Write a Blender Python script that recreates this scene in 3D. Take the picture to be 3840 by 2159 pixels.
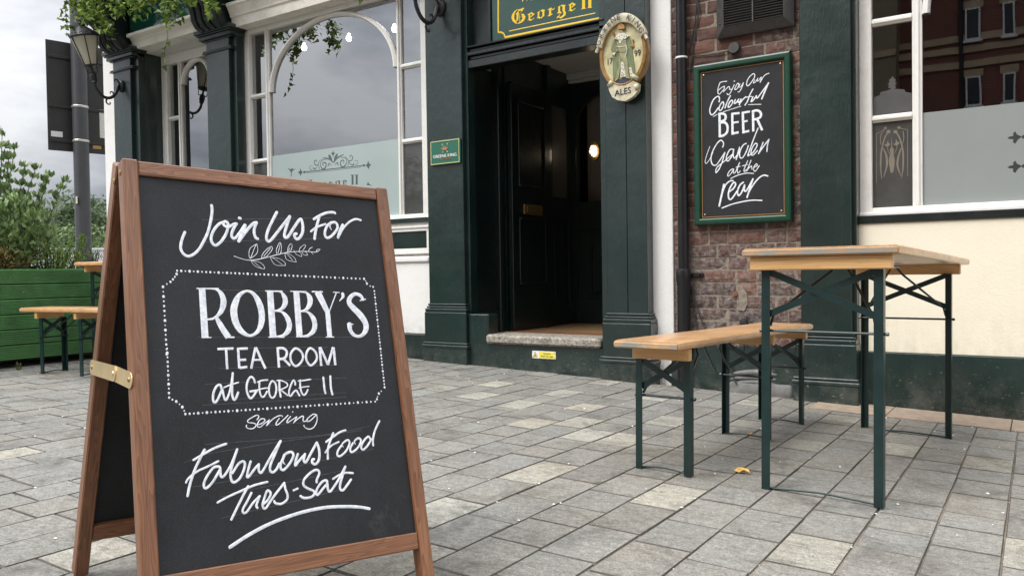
import bpy, bmesh, math, random
from math import sin, cos, pi, radians as R
from mathutils import Vector, Matrix
for o in list(bpy.data.objects): bpy.data.objects.remove(o)
SC = bpy.context.scene
COL = SC.collection
rnd = random.Random(7)

# ------------------------------------------------------------------ camera, sky, sun, exposure
YAW, PITCH, ROLL = R(-33.4), R(-1.2), R(-0.84)
fwd = Vector((sin(YAW)*cos(PITCH), cos(YAW)*cos(PITCH), sin(PITCH)))
r0 = Vector((cos(YAW), -sin(YAW), 0)); u0 = r0.cross(fwd)
rgt = r0*cos(ROLL)+u0*sin(ROLL); up = -r0*sin(ROLL)+u0*cos(ROLL)
CAM = Vector((0, 0, .72))
cam = bpy.data.cameras.new('camera'); co = bpy.data.objects.new('camera', cam); COL.objects.link(co)
cam.sensor_width = 36; cam.lens = 27.96; cam.clip_start = .02; cam.clip_end = 1500
co.matrix_world = Matrix(((rgt.x, up.x, -fwd.x, CAM.x), (rgt.y, up.y, -fwd.y, CAM.y), (rgt.z, up.z, -fwd.z, CAM.z), (0, 0, 0, 1)))
SC.camera = co
SC.render.resolution_x = 1024; SC.render.resolution_y = 575
SUN_EL, SUN_AZ = R(52), R(205)      # azimuth clockwise from +Y: the light comes from behind left of the viewer
W = bpy.data.worlds.new('World'); SC.world = W; W.use_nodes = True
nt = W.node_tree; N = nt.nodes; L = nt.links; N.clear()
wo = N.new('ShaderNodeOutputWorld'); bg = N.new('ShaderNodeBackground'); L.new(bg.outputs[0], wo.inputs[0])
bg.inputs[1].default_value = .1
sky = N.new('ShaderNodeTexSky'); sky.sky_type = 'NISHITA'; sky.sun_disc = False; sky.sun_elevation = SUN_EL; sky.sun_rotation = SUN_AZ
tc = N.new('ShaderNodeTexCoord'); mp = N.new('ShaderNodeMapping'); mp.inputs['Scale'].default_value = (1, 1, 2.6)
L.new(tc.outputs['Generated'], mp.inputs[0])
ns = N.new('ShaderNodeTexNoise'); ns.inputs['Scale'].default_value = 2.7; ns.inputs['Detail'].default_value = 6; ns.inputs['Roughness'].default_value = .55
L.new(mp.outputs[0], ns.inputs[0])
cr = N.new('ShaderNodeValToRGB'); cr.color_ramp.elements[0].position = .38; cr.color_ramp.elements[1].position = .61
cr.color_ramp.elements[0].color = (4.1, 4.3, 4.9, 1); cr.color_ramp.elements[1].color = (10.2, 10.3, 10.5, 1)
L.new(ns.outputs['Fac'], cr.inputs[0])
mx = N.new('ShaderNodeMix'); mx.data_type = 'RGBA'; mx.inputs[0].default_value = .94
L.new(sky.outputs[0], mx.inputs[6])
# overcast sky: about three times brighter overhead than at the horizon
sx_ = N.new('ShaderNodeSeparateXYZ'); L.new(tc.outputs['Generated'], sx_.inputs[0])
zz_ = N.new('ShaderNodeMath'); zz_.operation = 'MULTIPLY'; L.new(sx_.outputs[2], zz_.inputs[0]); L.new(sx_.outputs[2], zz_.inputs[1])
mr = N.new('ShaderNodeMapRange'); mr.inputs['From Min'].default_value = 0; mr.inputs['From Max'].default_value = 1; mr.inputs['To Min'].default_value = .43; mr.inputs['To Max'].default_value = 2.9
L.new(zz_.outputs[0], mr.inputs[0])
vm = N.new('ShaderNodeVectorMath'); vm.operation = 'SCALE'; L.new(cr.outputs[0], vm.inputs[0]); L.new(mr.outputs[0], vm.inputs['Scale'])
L.new(vm.outputs[0], mx.inputs[7]); L.new(mx.outputs[2], bg.inputs[0])
sl = bpy.data.lights.new('sun', 'SUN'); sl.energy = 1.5; sl.angle = R(28); sl.color = (1, .97, .93)
so = bpy.data.objects.new('sun', sl); COL.objects.link(so)
sd = Vector((sin(SUN_AZ)*cos(SUN_EL), cos(SUN_AZ)*cos(SUN_EL), sin(SUN_EL)))
so.rotation_euler = sd.to_track_quat('Z', 'Y').to_euler()
vs = SC.view_settings; vs.view_transform = 'Standard'; vs.look = 'None'; vs.exposure = 0.9; vs.gamma = 1; vs.use_curve_mapping = False

# ------------------------------------------------------------------ materials
def newmat(name):
    m = bpy.data.materials.new(name); m.use_nodes = True
    n = m.node_tree.nodes; l = m.node_tree.links
    return m, n, l, n['Principled BSDF']
def P(b, **k):
    for a, v in k.items():
        key = {'rough': 'Roughness', 'metal': 'Metallic', 'coat': 'Coat Weight', 'coatr': 'Coat Roughness', 'spec': 'Specular IOR Level', 'trans': 'Transmission Weight', 'ior': 'IOR', 'sss': 'Subsurface Weight'}[a]
        b.inputs[key].default_value = v
def noise(n, l, vec, scale, detail=4, rough=.55, dist=0):
    t = n.new('ShaderNodeTexNoise'); t.inputs['Scale'].default_value = scale; t.inputs['Detail'].default_value = detail
    t.inputs['Roughness'].default_value = rough; t.inputs['Distortion'].default_value = dist
    if vec is not None: l.new(vec, t.inputs['Vector'])
    return t.outputs['Fac']
def ramp(n, l, fac, stops):
    t = n.new('ShaderNodeValToRGB'); e = t.color_ramp.elements
    while len(e) < len(stops): e.new(.5)
    for q, (p, c) in zip(e, stops):
        q.position = p; q.color = (c, c, c, 1) if isinstance(c, (int, float)) else (*c, 1)
    l.new(fac, t.inputs[0]); return t.outputs[0]
def mix(n, l, f, a, b, mode='MIX'):
    t = n.new('ShaderNodeMix'); t.data_type = 'RGBA'; t.blend_type = mode
    for i, v in ((0, f), (6, a), (7, b)):
        if isinstance(v, (int, float)): t.inputs[i].default_value = v if i == 0 else (v, v, v, 1)
        elif isinstance(v, tuple): t.inputs[i].default_value = (*v, 1)
        else: l.new(v, t.inputs[i])
    return t.outputs[2]
def mapping(n, l, src, scale, rot=(0, 0, 0)):
    t = n.new('ShaderNodeMapping'); t.inputs['Scale'].default_value = scale; t.inputs['Rotation'].default_value = rot
    l.new(src, t.inputs[0]); return t.outputs[0]
def bump(n, l, b, h, strength=.3, dist=.01):
    t = n.new('ShaderNodeBump'); t.inputs['Strength'].default_value = strength; t.inputs['Distance'].default_value = dist
    l.new(h, t.inputs['Height']); l.new(t.outputs[0], b.inputs['Normal'])
def objc(n): return n.new('ShaderNodeTexCoord').outputs['Object']
def posc(n): return n.new('ShaderNodeNewGeometry').outputs['Position']
def orand(n): return n.new('ShaderNodeObjectInfo').outputs['Random']
def mathn(n, l, op, a, b=0):
    t = n.new('ShaderNodeMath'); t.operation = op
    for i, v in ((0, a), (1, b)):
        if isinstance(v, (int, float)): t.inputs[i].default_value = v
        else: l.new(v, t.inputs[i])
    return t.outputs[0]

def mat_plain(name, col, rough=.5, metal=0, var=.12, scale=30, bs=.15, **k):
    m, n, l, b = newmat(name); P(b, rough=rough, metal=metal, **k)
    c = posc(n); f = noise(n, l, c, scale, 5)
    a = tuple(x*(1-var) for x in col); d = tuple(min(1, x*(1+var)) for x in col)
    l.new(mix(n, l, ramp(n, l, f, [(.3, 0.), (.7, 1.)]), a, d), b.inputs['Base Color'])
    if bs: bump(n, l, b, noise(n, l, c, scale*3, 3), bs, .003)
    return m

def mat_green_paint(name='green_gloss_paint', base=(.0042, .0175, .0148), coat=.6):
    m, n, l, b = newmat(name); c = posc(n)
    big = noise(n, l, c, 2.2, 5, .6)
    col = mix(n, l, ramp(n, l, big, [(.35, 0.), (.65, 1.)]), tuple(x*.8 for x in base), tuple(x*1.25 for x in base))
    chip = ramp(n, l, noise(n, l, c, 21, 8, .75), [(.715, 0.), (.73, 1.)])
    col = mix(n, l, chip, col, (.16, .18, .165))
    st = noise(n, l, mapping(n, l, c, (9, 9, .7)), 5, 4, .6)
    col = mix(n, l, ramp(n, l, st, [(.62, 0.), (.8, .16)]), col, (.07, .095, .088))
    g = n.new('ShaderNodeNewGeometry').outputs['Position']
    sep = n.new('ShaderNodeSeparateXYZ'); l.new(g, sep.inputs[0])
    dirt = mathn(n, l, 'MULTIPLY', ramp(n, l, mathn(n, l, 'MULTIPLY', sep.outputs[2], 2.2), [(.0, 1.), (.5, 0.)]), ramp(n, l, noise(n, l, c, 9, 6, .7), [(.42, 0.), (.66, .65)]))
    col = mix(n, l, dirt, col, (.10, .105, .09))
    l.new(col, b.inputs['Base Color']); P(b, coat=coat, coatr=.18, spec=.5)
    lowk = mathn(n, l, 'MULTIPLY', ramp(n, l, sep.outputs[2], [(.0, 1.), (.42, 0.)]), ramp(n, l, noise(n, l, mapping(n, l, c, (1, 1, 1.8)), 34, 7, .75), [(.62, 0.), (.645, .8)]))
    col2 = mix(n, l, lowk, col, (.24, .24, .21)); l.new(col2, b.inputs['Base Color'])
    rr = ramp(n, l, noise(n, l, c, 5, 4), [(.3, .27), (.7, .46)]); l.new(rr, b.inputs['Roughness'])
    h = mathn(n, l, 'ADD', noise(n, l, mapping(n, l, c, (40, 40, 5)), 3, 4), mathn(n, l, 'MULTIPLY', noise(n, l, c, 7, 3), 2.5))
    bump(n, l, b, h, .42, .006)
    return m

def mat_white_paint(name, base=(.80, .79, .76), dirtcol=(.42, .38, .30), amt=.5, scale=6, rough=.5, bs=.25, lowdirt=False):
    m, n, l, b = newmat(name); c = posc(n); P(b, rough=rough)
    d = ramp(n, l, noise(n, l, c, scale, 8, .7), [(.5, 0.), (.78, amt)])
    col = mix(n, l, d, base, dirtcol)
    crack = ramp(n, l, noise(n, l, c, 60, 6, .8), [(.73, 0.), (.76, .45)])
    col = mix(n, l, crack, col, (.3, .27, .22))
    if name == 'cream_render':
        chp = ramp(n, l, noise(n, l, mapping(n, l, c, (1, 1, 1.6)), 9, 9, .8), [(.725, 0.), (.735, 1.)])
        col = mix(n, l, chp, col, (.16, .15, .12))
        sp_ = n.new('ShaderNodeSeparateXYZ'); l.new(c, sp_.inputs[0])
        sc2 = mathn(n, l, 'MULTIPLY', ramp(n, l, sp_.outputs[2], [(.26, 1.), (.52, 0.)]), ramp(n, l, noise(n, l, mapping(n, l, c, (6, 6, 2)), 3, 6, .7), [(.4, 0.), (.7, .45)]))
        col = mix(n, l, sc2, col, (.45, .41, .31))
    if lowdirt:
        sep = n.new('ShaderNodeSeparateXYZ'); l.new(c, sep.inputs[0])
        lo = mathn(n, l, 'MULTIPLY', ramp(n, l, sep.outputs[2], [(.02, 1.), (.40, 0.)]), ramp(n, l, noise(n, l, c, 14, 8, .75), [(.42, 0.), (.6, .9)]))
        col = mix(n, l, lo, col, (.20, .21, .15))
    l.new(col, b.inputs['Base Color'])
    bump(n, l, b, mathn(n, l, 'ADD', noise(n, l, c, 14, 6, .6), noise(n, l, c, 90, 3)), bs, .006)
    return m

def mat_wood(name, dark, light, axis, ring=14, rough=.42, coat=.15, grey=0., knots=True):
    m, n, l, b = newmat(name); c = objc(n)
    orr = orand(n)
    off = n.new('ShaderNodeCombineXYZ'); l.new(mathn(n, l, 'MULTIPLY', orr, 7.3), off.inputs[0]); l.new(mathn(n, l, 'MULTIPLY', orr, 3.1), off.inputs[1]); l.new(mathn(n, l, 'MULTIPLY', orr, 5.7), off.inputs[2])
    ad = n.new('ShaderNodeVectorMath'); ad.operation = 'ADD'; l.new(c, ad.inputs[0]); l.new(off.outputs[0], ad.inputs[1])
    s = [ring, ring, ring]; s[axis] = ring*.07
    v = mapping(n, l, ad.outputs[0], tuple(s))
    g1 = noise(n, l, v, 3.2, 2, .4, .15)
    w = mathn(n, l, 'FRACT', mathn(n, l, 'MULTIPLY', g1, 13))
    rings = ramp(n, l, w, [(0, 1.), (.75, .25), (.93, 0.), (1, 1.)])
    s2 = [260, 260, 260]; s2[axis] = 7
    fine = noise(n, l, mapping(n, l, ad.outputs[0], tuple(s2)), 1.2, 4)
    f = mathn(n, l, 'ADD', mathn(n, l, 'MULTIPLY', rings, .40), mathn(n, l, 'MULTIPLY', fine, .75))
    col = mix(n, l, ramp(n, l, f, [(.12, 0.), (.95, 1.)]), dark, light)
    tone = noise(n, l, mapping(n, l, ad.outputs[0], tuple(3 if i != axis else 1.2 for i in range(3))), 1.6, 3)
    col = mix(n, l, ramp(n, l, tone, [(.3, 0.), (.75, .5)]), col, tuple(x*.62 for x in dark))
    if grey:
        gg = ramp(n, l, noise(n, l, mapping(n, l, ad.outputs[0], (5, 5, 5)), 2.4, 7, .7), [(.50-.1*grey, 0.), (.66-.1*grey, grey)])
        col = mix(n, l, gg, col, (.26, .245, .21))
    if 'pine_top' in name:
        wx = ramp(n, l, noise(n, l, mapping(n, l, ad.outputs[0], (7, 2.2, 7)), 2.1, 8, .75), [(.45, 0.), (.68, .6)])
        col = mix(n, l, wx, col, (.30, .15, .065))
        vo = n.new('ShaderNodeTexVoronoi'); vo.inputs['Scale'].default_value = 5.5; l.new(mapping(n, l, c, (1, 1, .001)), vo.inputs['Vector'])
        rg = ramp(n, l, vo.outputs['Distance'], [(.20, 0.), (.215, .5), (.235, .5), (.25, 0.)])
        col = mix(n, l, mathn(n, l, 'MULTIPLY', rg, ramp(n, l, noise(n, l, c, 9, 3), [(.4, 0.), (.6, 1.)])), col, (.18, .09, .04))
    if 'stained' in name:
        kn = ramp(n, l, noise(n, l, c, 70, 5, .8), [(.69, 0.), (.72, .7)])
        col = mix(n, l, kn, col, (.05, .02, .01))
    l.new(col, b.inputs['Base Color']); P(b, rough=rough, coat=coat, coatr=.25)
    bump(n, l, b, f, .25, .0015)
    return m

M = {}
M['green'] = mat_green_paint()
M['green_dark'] = mat_green_paint('deep_green_gloss', (.0028, .009, .0085), .45)
M['white'] = mat_white_paint('white_masonry_paint', lowdirt=True, amt=.18)
M['white_wood'] = mat_white_paint('white_joinery_paint', (.80, .79, .75), (.50, .47, .40), .35, 11, .35, .25)
M['cornice'] = mat_white_paint('weathered_cornice_paint', (.72, .69, .62), (.30, .27, .22), .6, 9, .5, .4)
M['cream'] = mat_white_paint('cream_render', (.82, .76, .60), (.68, .61, .46), .3, 3, .6, .16)
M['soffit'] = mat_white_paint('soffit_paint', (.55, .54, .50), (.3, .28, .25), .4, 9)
M['black_metal'] = mat_plain('black_iron', (.018, .018, .020), .45, 0, .2, 40, .25)
M['black_plastic'] = mat_plain('black_pvc', (.012, .012, .013), .28, 0, .2, 12, .1)
M['grille'] = mat_plain('grille_plastic', (.055, .052, .05), .5, 0, .25, 30, .15)
M['post'] = mat_plain('post_paint', (.05, .052, .056), .4, 0, .12, 8, .1)
M['signback'] = mat_plain('sign_back', (.022, .021, .02), .5, 0, .2, 10, .1)
M['steel'] = mat_plain('steel_band', (.6, .58, .54), .35, .8, .15, 60, .1)
M['brass'] = mat_plain('brass_stay', (.83, .64, .36), .33, .75, .08, 30, .05)
M['old_brass'] = mat_plain('old_brass', (.38, .25, .09), .35, .8, .3, 60, .2)
M['table_green'] = mat_plain('table_leg_enamel', (.008, .026, .025), .33, 0, .25, 18, .12)
M['wood_dark_z'] = mat_wood('stained_pine_upright', (.095, .031, .012), (.36, .165, .078), 2, 16)
M['wood_dark_x'] = mat_wood('stained_pine_rail', (.095, .031, .012), (.38, .170, .078), 0, 16)
M['pine_y'] = mat_wood('varnished_pine_top', (.48, .235, .085), (.80, .50, .25), 1, 9, .33, .4, .2)
M['pine_x'] = mat_wood('varnished_pine_batten', (.56, .30, .10), (.82, .52, .24), 0, 9, .4, .2)
M['pine_end'] = mat_wood('worn_pine_edge', (.34, .18, .08), (.62, .40, .20), 0, 26, .6, .0, 1.)
M['gold'] = mat_plain('gold_leaf_paint', (.85, .56, .02), .35, 0, .06, 20, .05)
M['gold_pale'] = mat_plain('pale_gold_paint', (.80, .68, .30), .4, 0, .06, 20, .05)
M['sign_green'] = mat_plain('sign_gloss_green', (.003, .045, .030), .08, 0, .1, 3, .02, coat=.6, coatr=.04)
M['frame_green'] = mat_plain('board_frame_green', (.0012, .042, .021), .38, 0, .12, 20, .05, coat=.12, coatr=.2)
M['plaque_green'] = mat_plain('plaque_green', (.025, .13, .085), .35, 0, .05, 20, .03)
M['copper'] = mat_plain('copper_line', (.42, .20, .08), .4, .2, .1, 40, .05)
M['letter_white'] = mat_plain('white_letter', (.82, .82, .80), .5, 0, .03, 40, .0)
M['letter_black'] = mat_plain('black_letter', (.03, .03, .035), .5, 0, .1, 40, .0)
M['frost_dark'] = mat_plain('clear_cut_in_frost', (.085, .11, .105), .25, 0, .1, 10, .0, coat=.8, coatr=.02)
M['etch_tan'] = mat_plain('etched_line', (.19, .16, .12), .5, 0, .15, 14, .0)
M['etch_grey'] = mat_plain('etched_field', (.075, .075, .073), .45, 0, .1, 14, .0, coat=.6, coatr=.02)
M['etch_side'] = mat_plain('side_light_backing', (.040, .041, .038), .6, 0, .3, 9, .0, coat=1., coatr=.02)
M['med_field'] = mat_plain('medallion_field', (.50, .46, .26), .55, 0, .35, 14, .3)
M['med_gold'] = mat_plain('medallion_rim', (.33, .19, .06), .4, .1, .35, 25, .3)
M['med_cream'] = mat_plain('medallion_banner', (.52, .48, .34), .5, 0, .3, 25, .35)
M['king_green'] = mat_plain('relief_green', (.15, .185, .085), .5, 0, .25, 40, .3)
M['king_olive'] = mat_plain('relief_olive', (.27, .265, .14), .5, 0, .25, 40, .3)
M['king_skin'] = mat_plain('relief_pale', (.52, .42, .33), .5, 0, .15, 40, .3)
M['king_white'] = mat_plain('relief_ermine', (.62, .60, .48), .5, 0, .1, 40, .2)
M['king_blue'] = mat_plain('relief_mound', (.03, .04, .065), .5, 0, .2, 40, .2)
M['interior'] = mat_plain('dark_room', (.035, .031, .029), .8, 0, .3, 2, .0)
M['pale_room'] = mat_plain('pale_bar_room', (.62, .62, .60), .8, 0, .06, 2, .0)
M['interior_wall'] = mat_plain('beige_lobby_wall', (.34, .30, .25), .8, 0, .08, 4, .1)
M['lobby_ceiling'] = mat_plain('lobby_ceiling', (.50, .49, .47), .7, 0, .05, 4, .1)
M['lobby_floor'] = mat_wood('lobby_boards', (.20, .11, .05), (.36, .23, .12), 1, 6, .5, .1)
M['soil'] = mat_plain('planter_soil', (.03, .02, .014), .95, 0, .4, 60, .6)
M['yellow'] = mat_plain('caution_yellow', (.85, .72, .08), .4, 0, .04, 20, .0)
M['render_grey'] = mat_plain('patched_cement', (.16, .16, .15), .8, 0, .35, 14, .6)
M['tan_slab'] = mat_plain('tan_concrete', (.30, .235, .175), .85, 0, .2, 25, .4)
M['far_white'] = mat_plain('white_sheeting', (.72, .72, .72), .5, 0, .06, 1, .05)
M['dry_leaf'] = mat_plain('dry_leaf', (.62, .38, .10), .7, 0, .3, 60, .3)
M['specks'] = mat_plain('paint_specks', (.75, .74, .70), .7, 0, .1, 40, .0)
M['cable'] = mat_plain('cable_sheath', (.03, .028, .026), .5, 0, .2, 60, .0)
M['step_stone'] = mat_plain('worn_step_stone', (.26, .235, .195), .75, 0, .75, 55, .8)
M['orange_brick'] = mat_plain('fresh_broken_brick', (.22, .08, .045), .9, 0, .3, 60, .5)
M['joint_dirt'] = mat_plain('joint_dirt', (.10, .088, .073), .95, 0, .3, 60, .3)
M['asphalt'] = mat_plain('asphalt', (.07, .07, .068), .9, 0, .25, 40, .5)
M['hill'] = mat_plain('hill_grass', (.06, .085, .035), .9, 0, .3, .08, .2)

def mat_boards():
    m, n, l, b = newmat('blackboard'); c = posc(n); P(b, rough=.6, spec=.28)
    s = noise(n, l, mapping(n, l, c, (2, 2, 1.2)), 3.5, 6, .65)
    col = mix(n, l, ramp(n, l, s, [(.35, 0.), (.7, 1.)]), (.0125, .0132, .0148), (.024, .025, .0275))
    f = ramp(n, l, noise(n, l, c, 420, 2), [(.45, 0.), (.8, .25)])
    col = mix(n, l, f, col, (.09, .09, .095))
    sm = ramp(n, l, noise(n, l, c, 11, 7, .7, .6), [(.66, 0.), (.78, .22)])
    col = mix(n, l, sm, col, (.17, .17, .17))
    l.new(col, b.inputs['Base Color']); bump(n, l, b, noise(n, l, c, 300, 2), .1, .0006); return m
M['blackboard'] = mat_boards()
def mat_chalk(name, base, dark, rough=.5):
    m, n, l, b = newmat(name); c = posc(n); P(b, rough=rough)
    f = ramp(n, l, noise(n, l, mapping(n, l, c, (1, 1, 1)), 90, 5, .7), [(.3, 0.), (.62, 1.)])
    l.new(mix(n, l, f, dark, base), b.inputs['Base Color']); return m
M['chalk'] = mat_chalk('chalk_pen', (.87, .88, .89), (.50, .55, .62))
M['chalk_thin'] = mat_chalk('chalk_guide_line', (.17, .17, .17), (.05, .05, .055))

def mat_glass(nm='window_glass', ior=4.5):
    m, n, l, b = newmat(nm); n.remove(b); out = n['Material Output']
    gl = n.new('ShaderNodeBsdfGlossy'); gl.inputs['Roughness'].default_value = .004; gl.inputs[0].default_value = (.93, .95, .97, 1)
    tr = n.new('ShaderNodeBsdfTransparent'); tr.inputs[0].default_value = (.86, .9, .88, 1)
    fr = n.new('ShaderNodeFresnel'); fr.inputs[0].default_value = ior
    mxs = n.new('ShaderNodeMixShader'); l.new(fr.outputs[0], mxs.inputs[0]); l.new(tr.outputs[0], mxs.inputs[1]); l.new(gl.outputs[0], mxs.inputs[2])
    bn = n.new('ShaderNodeBump'); bn.inputs['Strength'].default_value = .02; bn.inputs['Distance'].default_value = .02
    l.new(noise(n, l, posc(n), 1.7, 2), bn.inputs['Height']); l.new(bn.outputs[0], gl.inputs['Normal'])
    l.new(mxs.outputs[0], out.inputs[0]); return m
M['glass'] = mat_glass(); M['glass_plain'] = mat_glass('window_glass_plain', 2.1)
def mat_frost(name, col):
    m, n, l, b = newmat(name); c = posc(n); P(b, rough=.6, spec=.2, coat=.8, coatr=.02)
    l.new(mix(n, l, ramp(n, l, noise(n, l, c, 2.5, 4), [(.3, 0.), (.7, 1.)]), tuple(x*.93 for x in col), col), b.inputs['Base Color']); return m
M['frost_left'] = mat_frost('frosted_film_pale', (.37, .445, .432))
M['frost_right'] = mat_frost('frosted_film_grey', (.27, .295, .285))
def mat_lamp_glass():
    m, n, l, b = newmat('lantern_glass'); P(b, rough=.35, spec=.6)
    c = objc(n); sep = n.new('ShaderNodeSeparateXYZ'); l.new(c, sep.inputs[0])
    l.new(mix(n, l, noise(n, l, c, 9, 4), (.78, .74, .58), (.92, .89, .76)), b.inputs['Base Color'])
    tr = n.new('ShaderNodeBsdfTranslucent'); tr.inputs[0].default_value = (.75, .72, .6, 1)
    ms = n.new('ShaderNodeMixShader'); ms.inputs[0].default_value = .55
    l.new(b.outputs[0], ms.inputs[1]); l.new(tr.outputs[0], ms.inputs[2]); l.new(ms.outputs[0], n['Material Output'].inputs[0]); return m
M['lantern_glass'] = mat_lamp_glass()
def mat_emit(name, col, s):
    m, n, l, b = newmat(name); b.inputs['Emission Color'].default_value = (*col, 1); b.inputs['Emission Strength'].default_value = s
    b.inputs['Base Color'].default_value = (.8, .8, .75, 1); return m
M['lit_globe'] = mat_emit('lit_globe', (1, .95, .86), 14)
M['lit_bulkhead'] = mat_emit('lit_bulkhead', (1, .86, .60), 2.2)

def mat_paver(name, light=False, attr=False):
    m, n, l, b = newmat(name); c = posc(n)
    if attr:
        at = n.new('ShaderNodeAttribute'); at.attribute_name = 'tone'; tone = at.outputs['Color']
    else:
        tone = n.new('ShaderNodeObjectInfo').outputs['Color']
    if light:
        sp = noise(n, l, c, 230, 3, .8); base = ramp(n, l, sp, [(.34, (.16, .155, .14)), (.46, (.32, .315, .285)), (.62, (.46, .45, .41))])
    else:
        sp = noise(n, l, c, 190, 3, .75); base = ramp(n, l, sp, [(.30, (.12, .12, .117)), (.5, (.222, .222, .216)), (.72, (.34, .34, .33))])
    streak = noise(n, l, mapping(n, l, c, (6, 26, 6)), 2.2, 6, .65)
    base = mix(n, l, ramp(n, l, streak, [(.52, 0.), (.72, .5)]), base, (.085, .08, .074))
    blot = ramp(n, l, noise(n, l, c, 4.6, 8, .74, .5), [(.50, 0.), (.70, .72)])
    base = mix(n, l, blot, base, (.07, .066, .06))
    warm = ramp(n, l, noise(n, l, c, 1.3, 4), [(.42, 0.), (.65, .35)])
    base = mix(n, l, warm, base, mix(n, l, 1., base, (1.1, 1.0, .86), 'MULTIPLY'))
    mott = noise(n, l, c, 55, 5, .7)
    base = mix(n, l, 1., base, ramp(n, l, mott, [(.32, .72), (.68, 1.22)]), 'MULTIPLY')
    base = mix(n, l, 1., base, (.97, .95, .885), 'MULTIPLY')
    gum = ramp(n, l, noise(n, l, c, 24, 2, .4), [(.735, 0.), (.75, .55)])
    base = mix(n, l, gum, base, (.05, .047, .043))
    base = mix(n, l, 1., base, tone, 'MULTIPLY')
    l.new(base, b.inputs['Base Color']); P(b, rough=.82, spec=.35)
    h = mathn(n, l, 'ADD', mathn(n, l, 'MULTIPLY', noise(n, l, c, 38, 6, .65), 1.5), mathn(n, l, 'MULTIPLY', sp, .4))
    bump(n, l, b, h, .55, .004)
    return m
M['paver'] = mat_paver('granite_sett'); M['paver_light'] = mat_paver('pale_granite_sett', True)
M['paver_stuff'] = mat_paver('granite_sett_far', False, True)
def mat_sand():
    m, n, l, b = newmat('joint_sand'); c = posc(n); P(b, rough=.95)
    f = noise(n, l, c, 160, 4, .7); k = noise(n, l, c, 2.2, 3)
    a = ramp(n, l, f, [(.3, (.10, .085, .068)), (.6, (.26, .215, .165)), (.8, (.42, .36, .29))])
    l.new(mix(n, l, ramp(n, l, k, [(.45, 0.), (.7, .6)]), a, (.06, .052, .043)), b.inputs['Base Color'])
    bump(n, l, b, f, .8, .006); return m
M['sand'] = mat_sand()
def mat_brick():
    m, n, l, b = newmat('old_red_brick'); c = posc(n); r = orand(n)
    base = ramp(n, l, r, [(0, (.125, .045, .028)), (.25, (.050, .032, .030)), (.5, (.165, .062, .038)), (.75, (.085, .045, .036)), (1, (.24, .090, .045))])
    base = mix(n, l, ramp(n, l, noise(n, l, c, 70, 5, .7), [(.35, 0.), (.7, .55)]), base, (.055, .035, .035))
    sep = n.new('ShaderNodeSeparateXYZ'); l.new(c, sep.inputs[0])
    low = ramp(n, l, sep.outputs[2], [(.0, 1.), (.80, .95), (1., .1)])
    side = ramp(n, l, mathn(n, l, 'ADD', sep.outputs[0], 2.), [(.60, 0.), (.78, .6)])
    w = ramp(n, l, noise(n, l, c, 30, 10, .82, .3), [(.43, 0.), (.60, .85)])
    w = mathn(n, l, 'MULTIPLY', w, mathn(n, l, 'MAXIMUM', mathn(n, l, 'MULTIPLY', low, .8), mathn(n, l, 'MAXIMUM', side, .10)))
    base = mix(n, l, w, base, (.38, .33, .295))
    ch = ramp(n, l, noise(n, l, c, 10, 7, .7), [(.72, 0.), (.745, .9)])
    base = mix(n, l, ch, base, (.42, .12, .045))
    l.new(base, b.inputs['Base Color']); P(b, rough=.88)
    bump(n, l, b, mathn(n, l, 'ADD', noise(n, l, c, 45, 7, .7), w), .8, .005); return m
M['brick'] = mat_brick()
M['mortar'] = mat_plain('lime_mortar', (.24, .205, .16), .95, 0, .3, 45, .8)
def mat_far_brick(name, c1, c2, c3):
    m, n, l, b = newmat(name); c = posc(n)
    sep = n.new('ShaderNodeSeparateXYZ'); l.new(c, sep.inputs[0]); cb = n.new('ShaderNodeCombineXYZ')
    l.new(mathn(n, l, 'ADD', sep.outputs[0], sep.outputs[1]), cb.inputs[0]); l.new(sep.outputs[2], cb.inputs[1])
    t = n.new('ShaderNodeTexBrick'); t.inputs['Scale'].default_value = 1; t.inputs['Brick Width'].default_value = .225; t.inputs['Row Height'].default_value = .075; t.inputs['Mortar Size'].default_value = .008
    for i, q in enumerate((c1, c2, c3)): t.inputs[i+1].default_value = (*q, 1)
    l.new(cb.outputs[0], t.inputs[0]); l.new(t.outputs[0], b.inputs['Base Color']); P(b, rough=.9); return m
M['far_red'] = mat_far_brick('red_facing_brick', (.25, .075, .048), (.19, .06, .04), (.20, .16, .14))
M['far_buff'] = mat_far_brick('buff_facing_brick', (.30, .23, .145), (.26, .19, .12), (.26, .23, .19))
M['far_band'] = mat_plain('stone_band', (.50, .38, .25), .8, 0, .1, 3, .1)
M['upvc'] = mat_plain('white_upvc', (.8, .8, .8), .3, 0, .02, 3, .0)
M['dark_glass'] = mat_plain('dark_glass', (.03, .035, .04), .05, 0, .1, 1, .0)
def mat_leaf(name, a, d, rough=.45, tr=.35):
    m, n, l, b = newmat(name); at = n.new('ShaderNodeAttribute'); at.attribute_name = 'tone'
    col = mix(n, l, at.outputs['Fac'], a, d); l.new(col, b.inputs['Base Color']); P(b, rough=rough, spec=.4)
    t = n.new('ShaderNodeBsdfTranslucent'); l.new(col, t.inputs[0])
    ms = n.new('ShaderNodeMixShader'); ms.inputs[0].default_value = tr
    l.new(b.outputs[0], ms.inputs[1]); l.new(t.outputs[0], ms.inputs[2]); l.new(ms.outputs[0], n['Material Output'].inputs[0]); return m
M['ivy'] = mat_leaf('ivy_leaf', (.035, .080, .014), (.30, .42, .08))
M['laurel'] = mat_leaf('laurel_leaf', (.055, .115, .035), (.34, .47, .20), .3, .3)
M['fern'] = mat_leaf('conifer_leaf', (.035, .10, .015), (.28, .44, .05))
M['nandina'] = mat_leaf('bronze_leaf', (.10, .12, .03), (.55, .36, .14))
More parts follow.
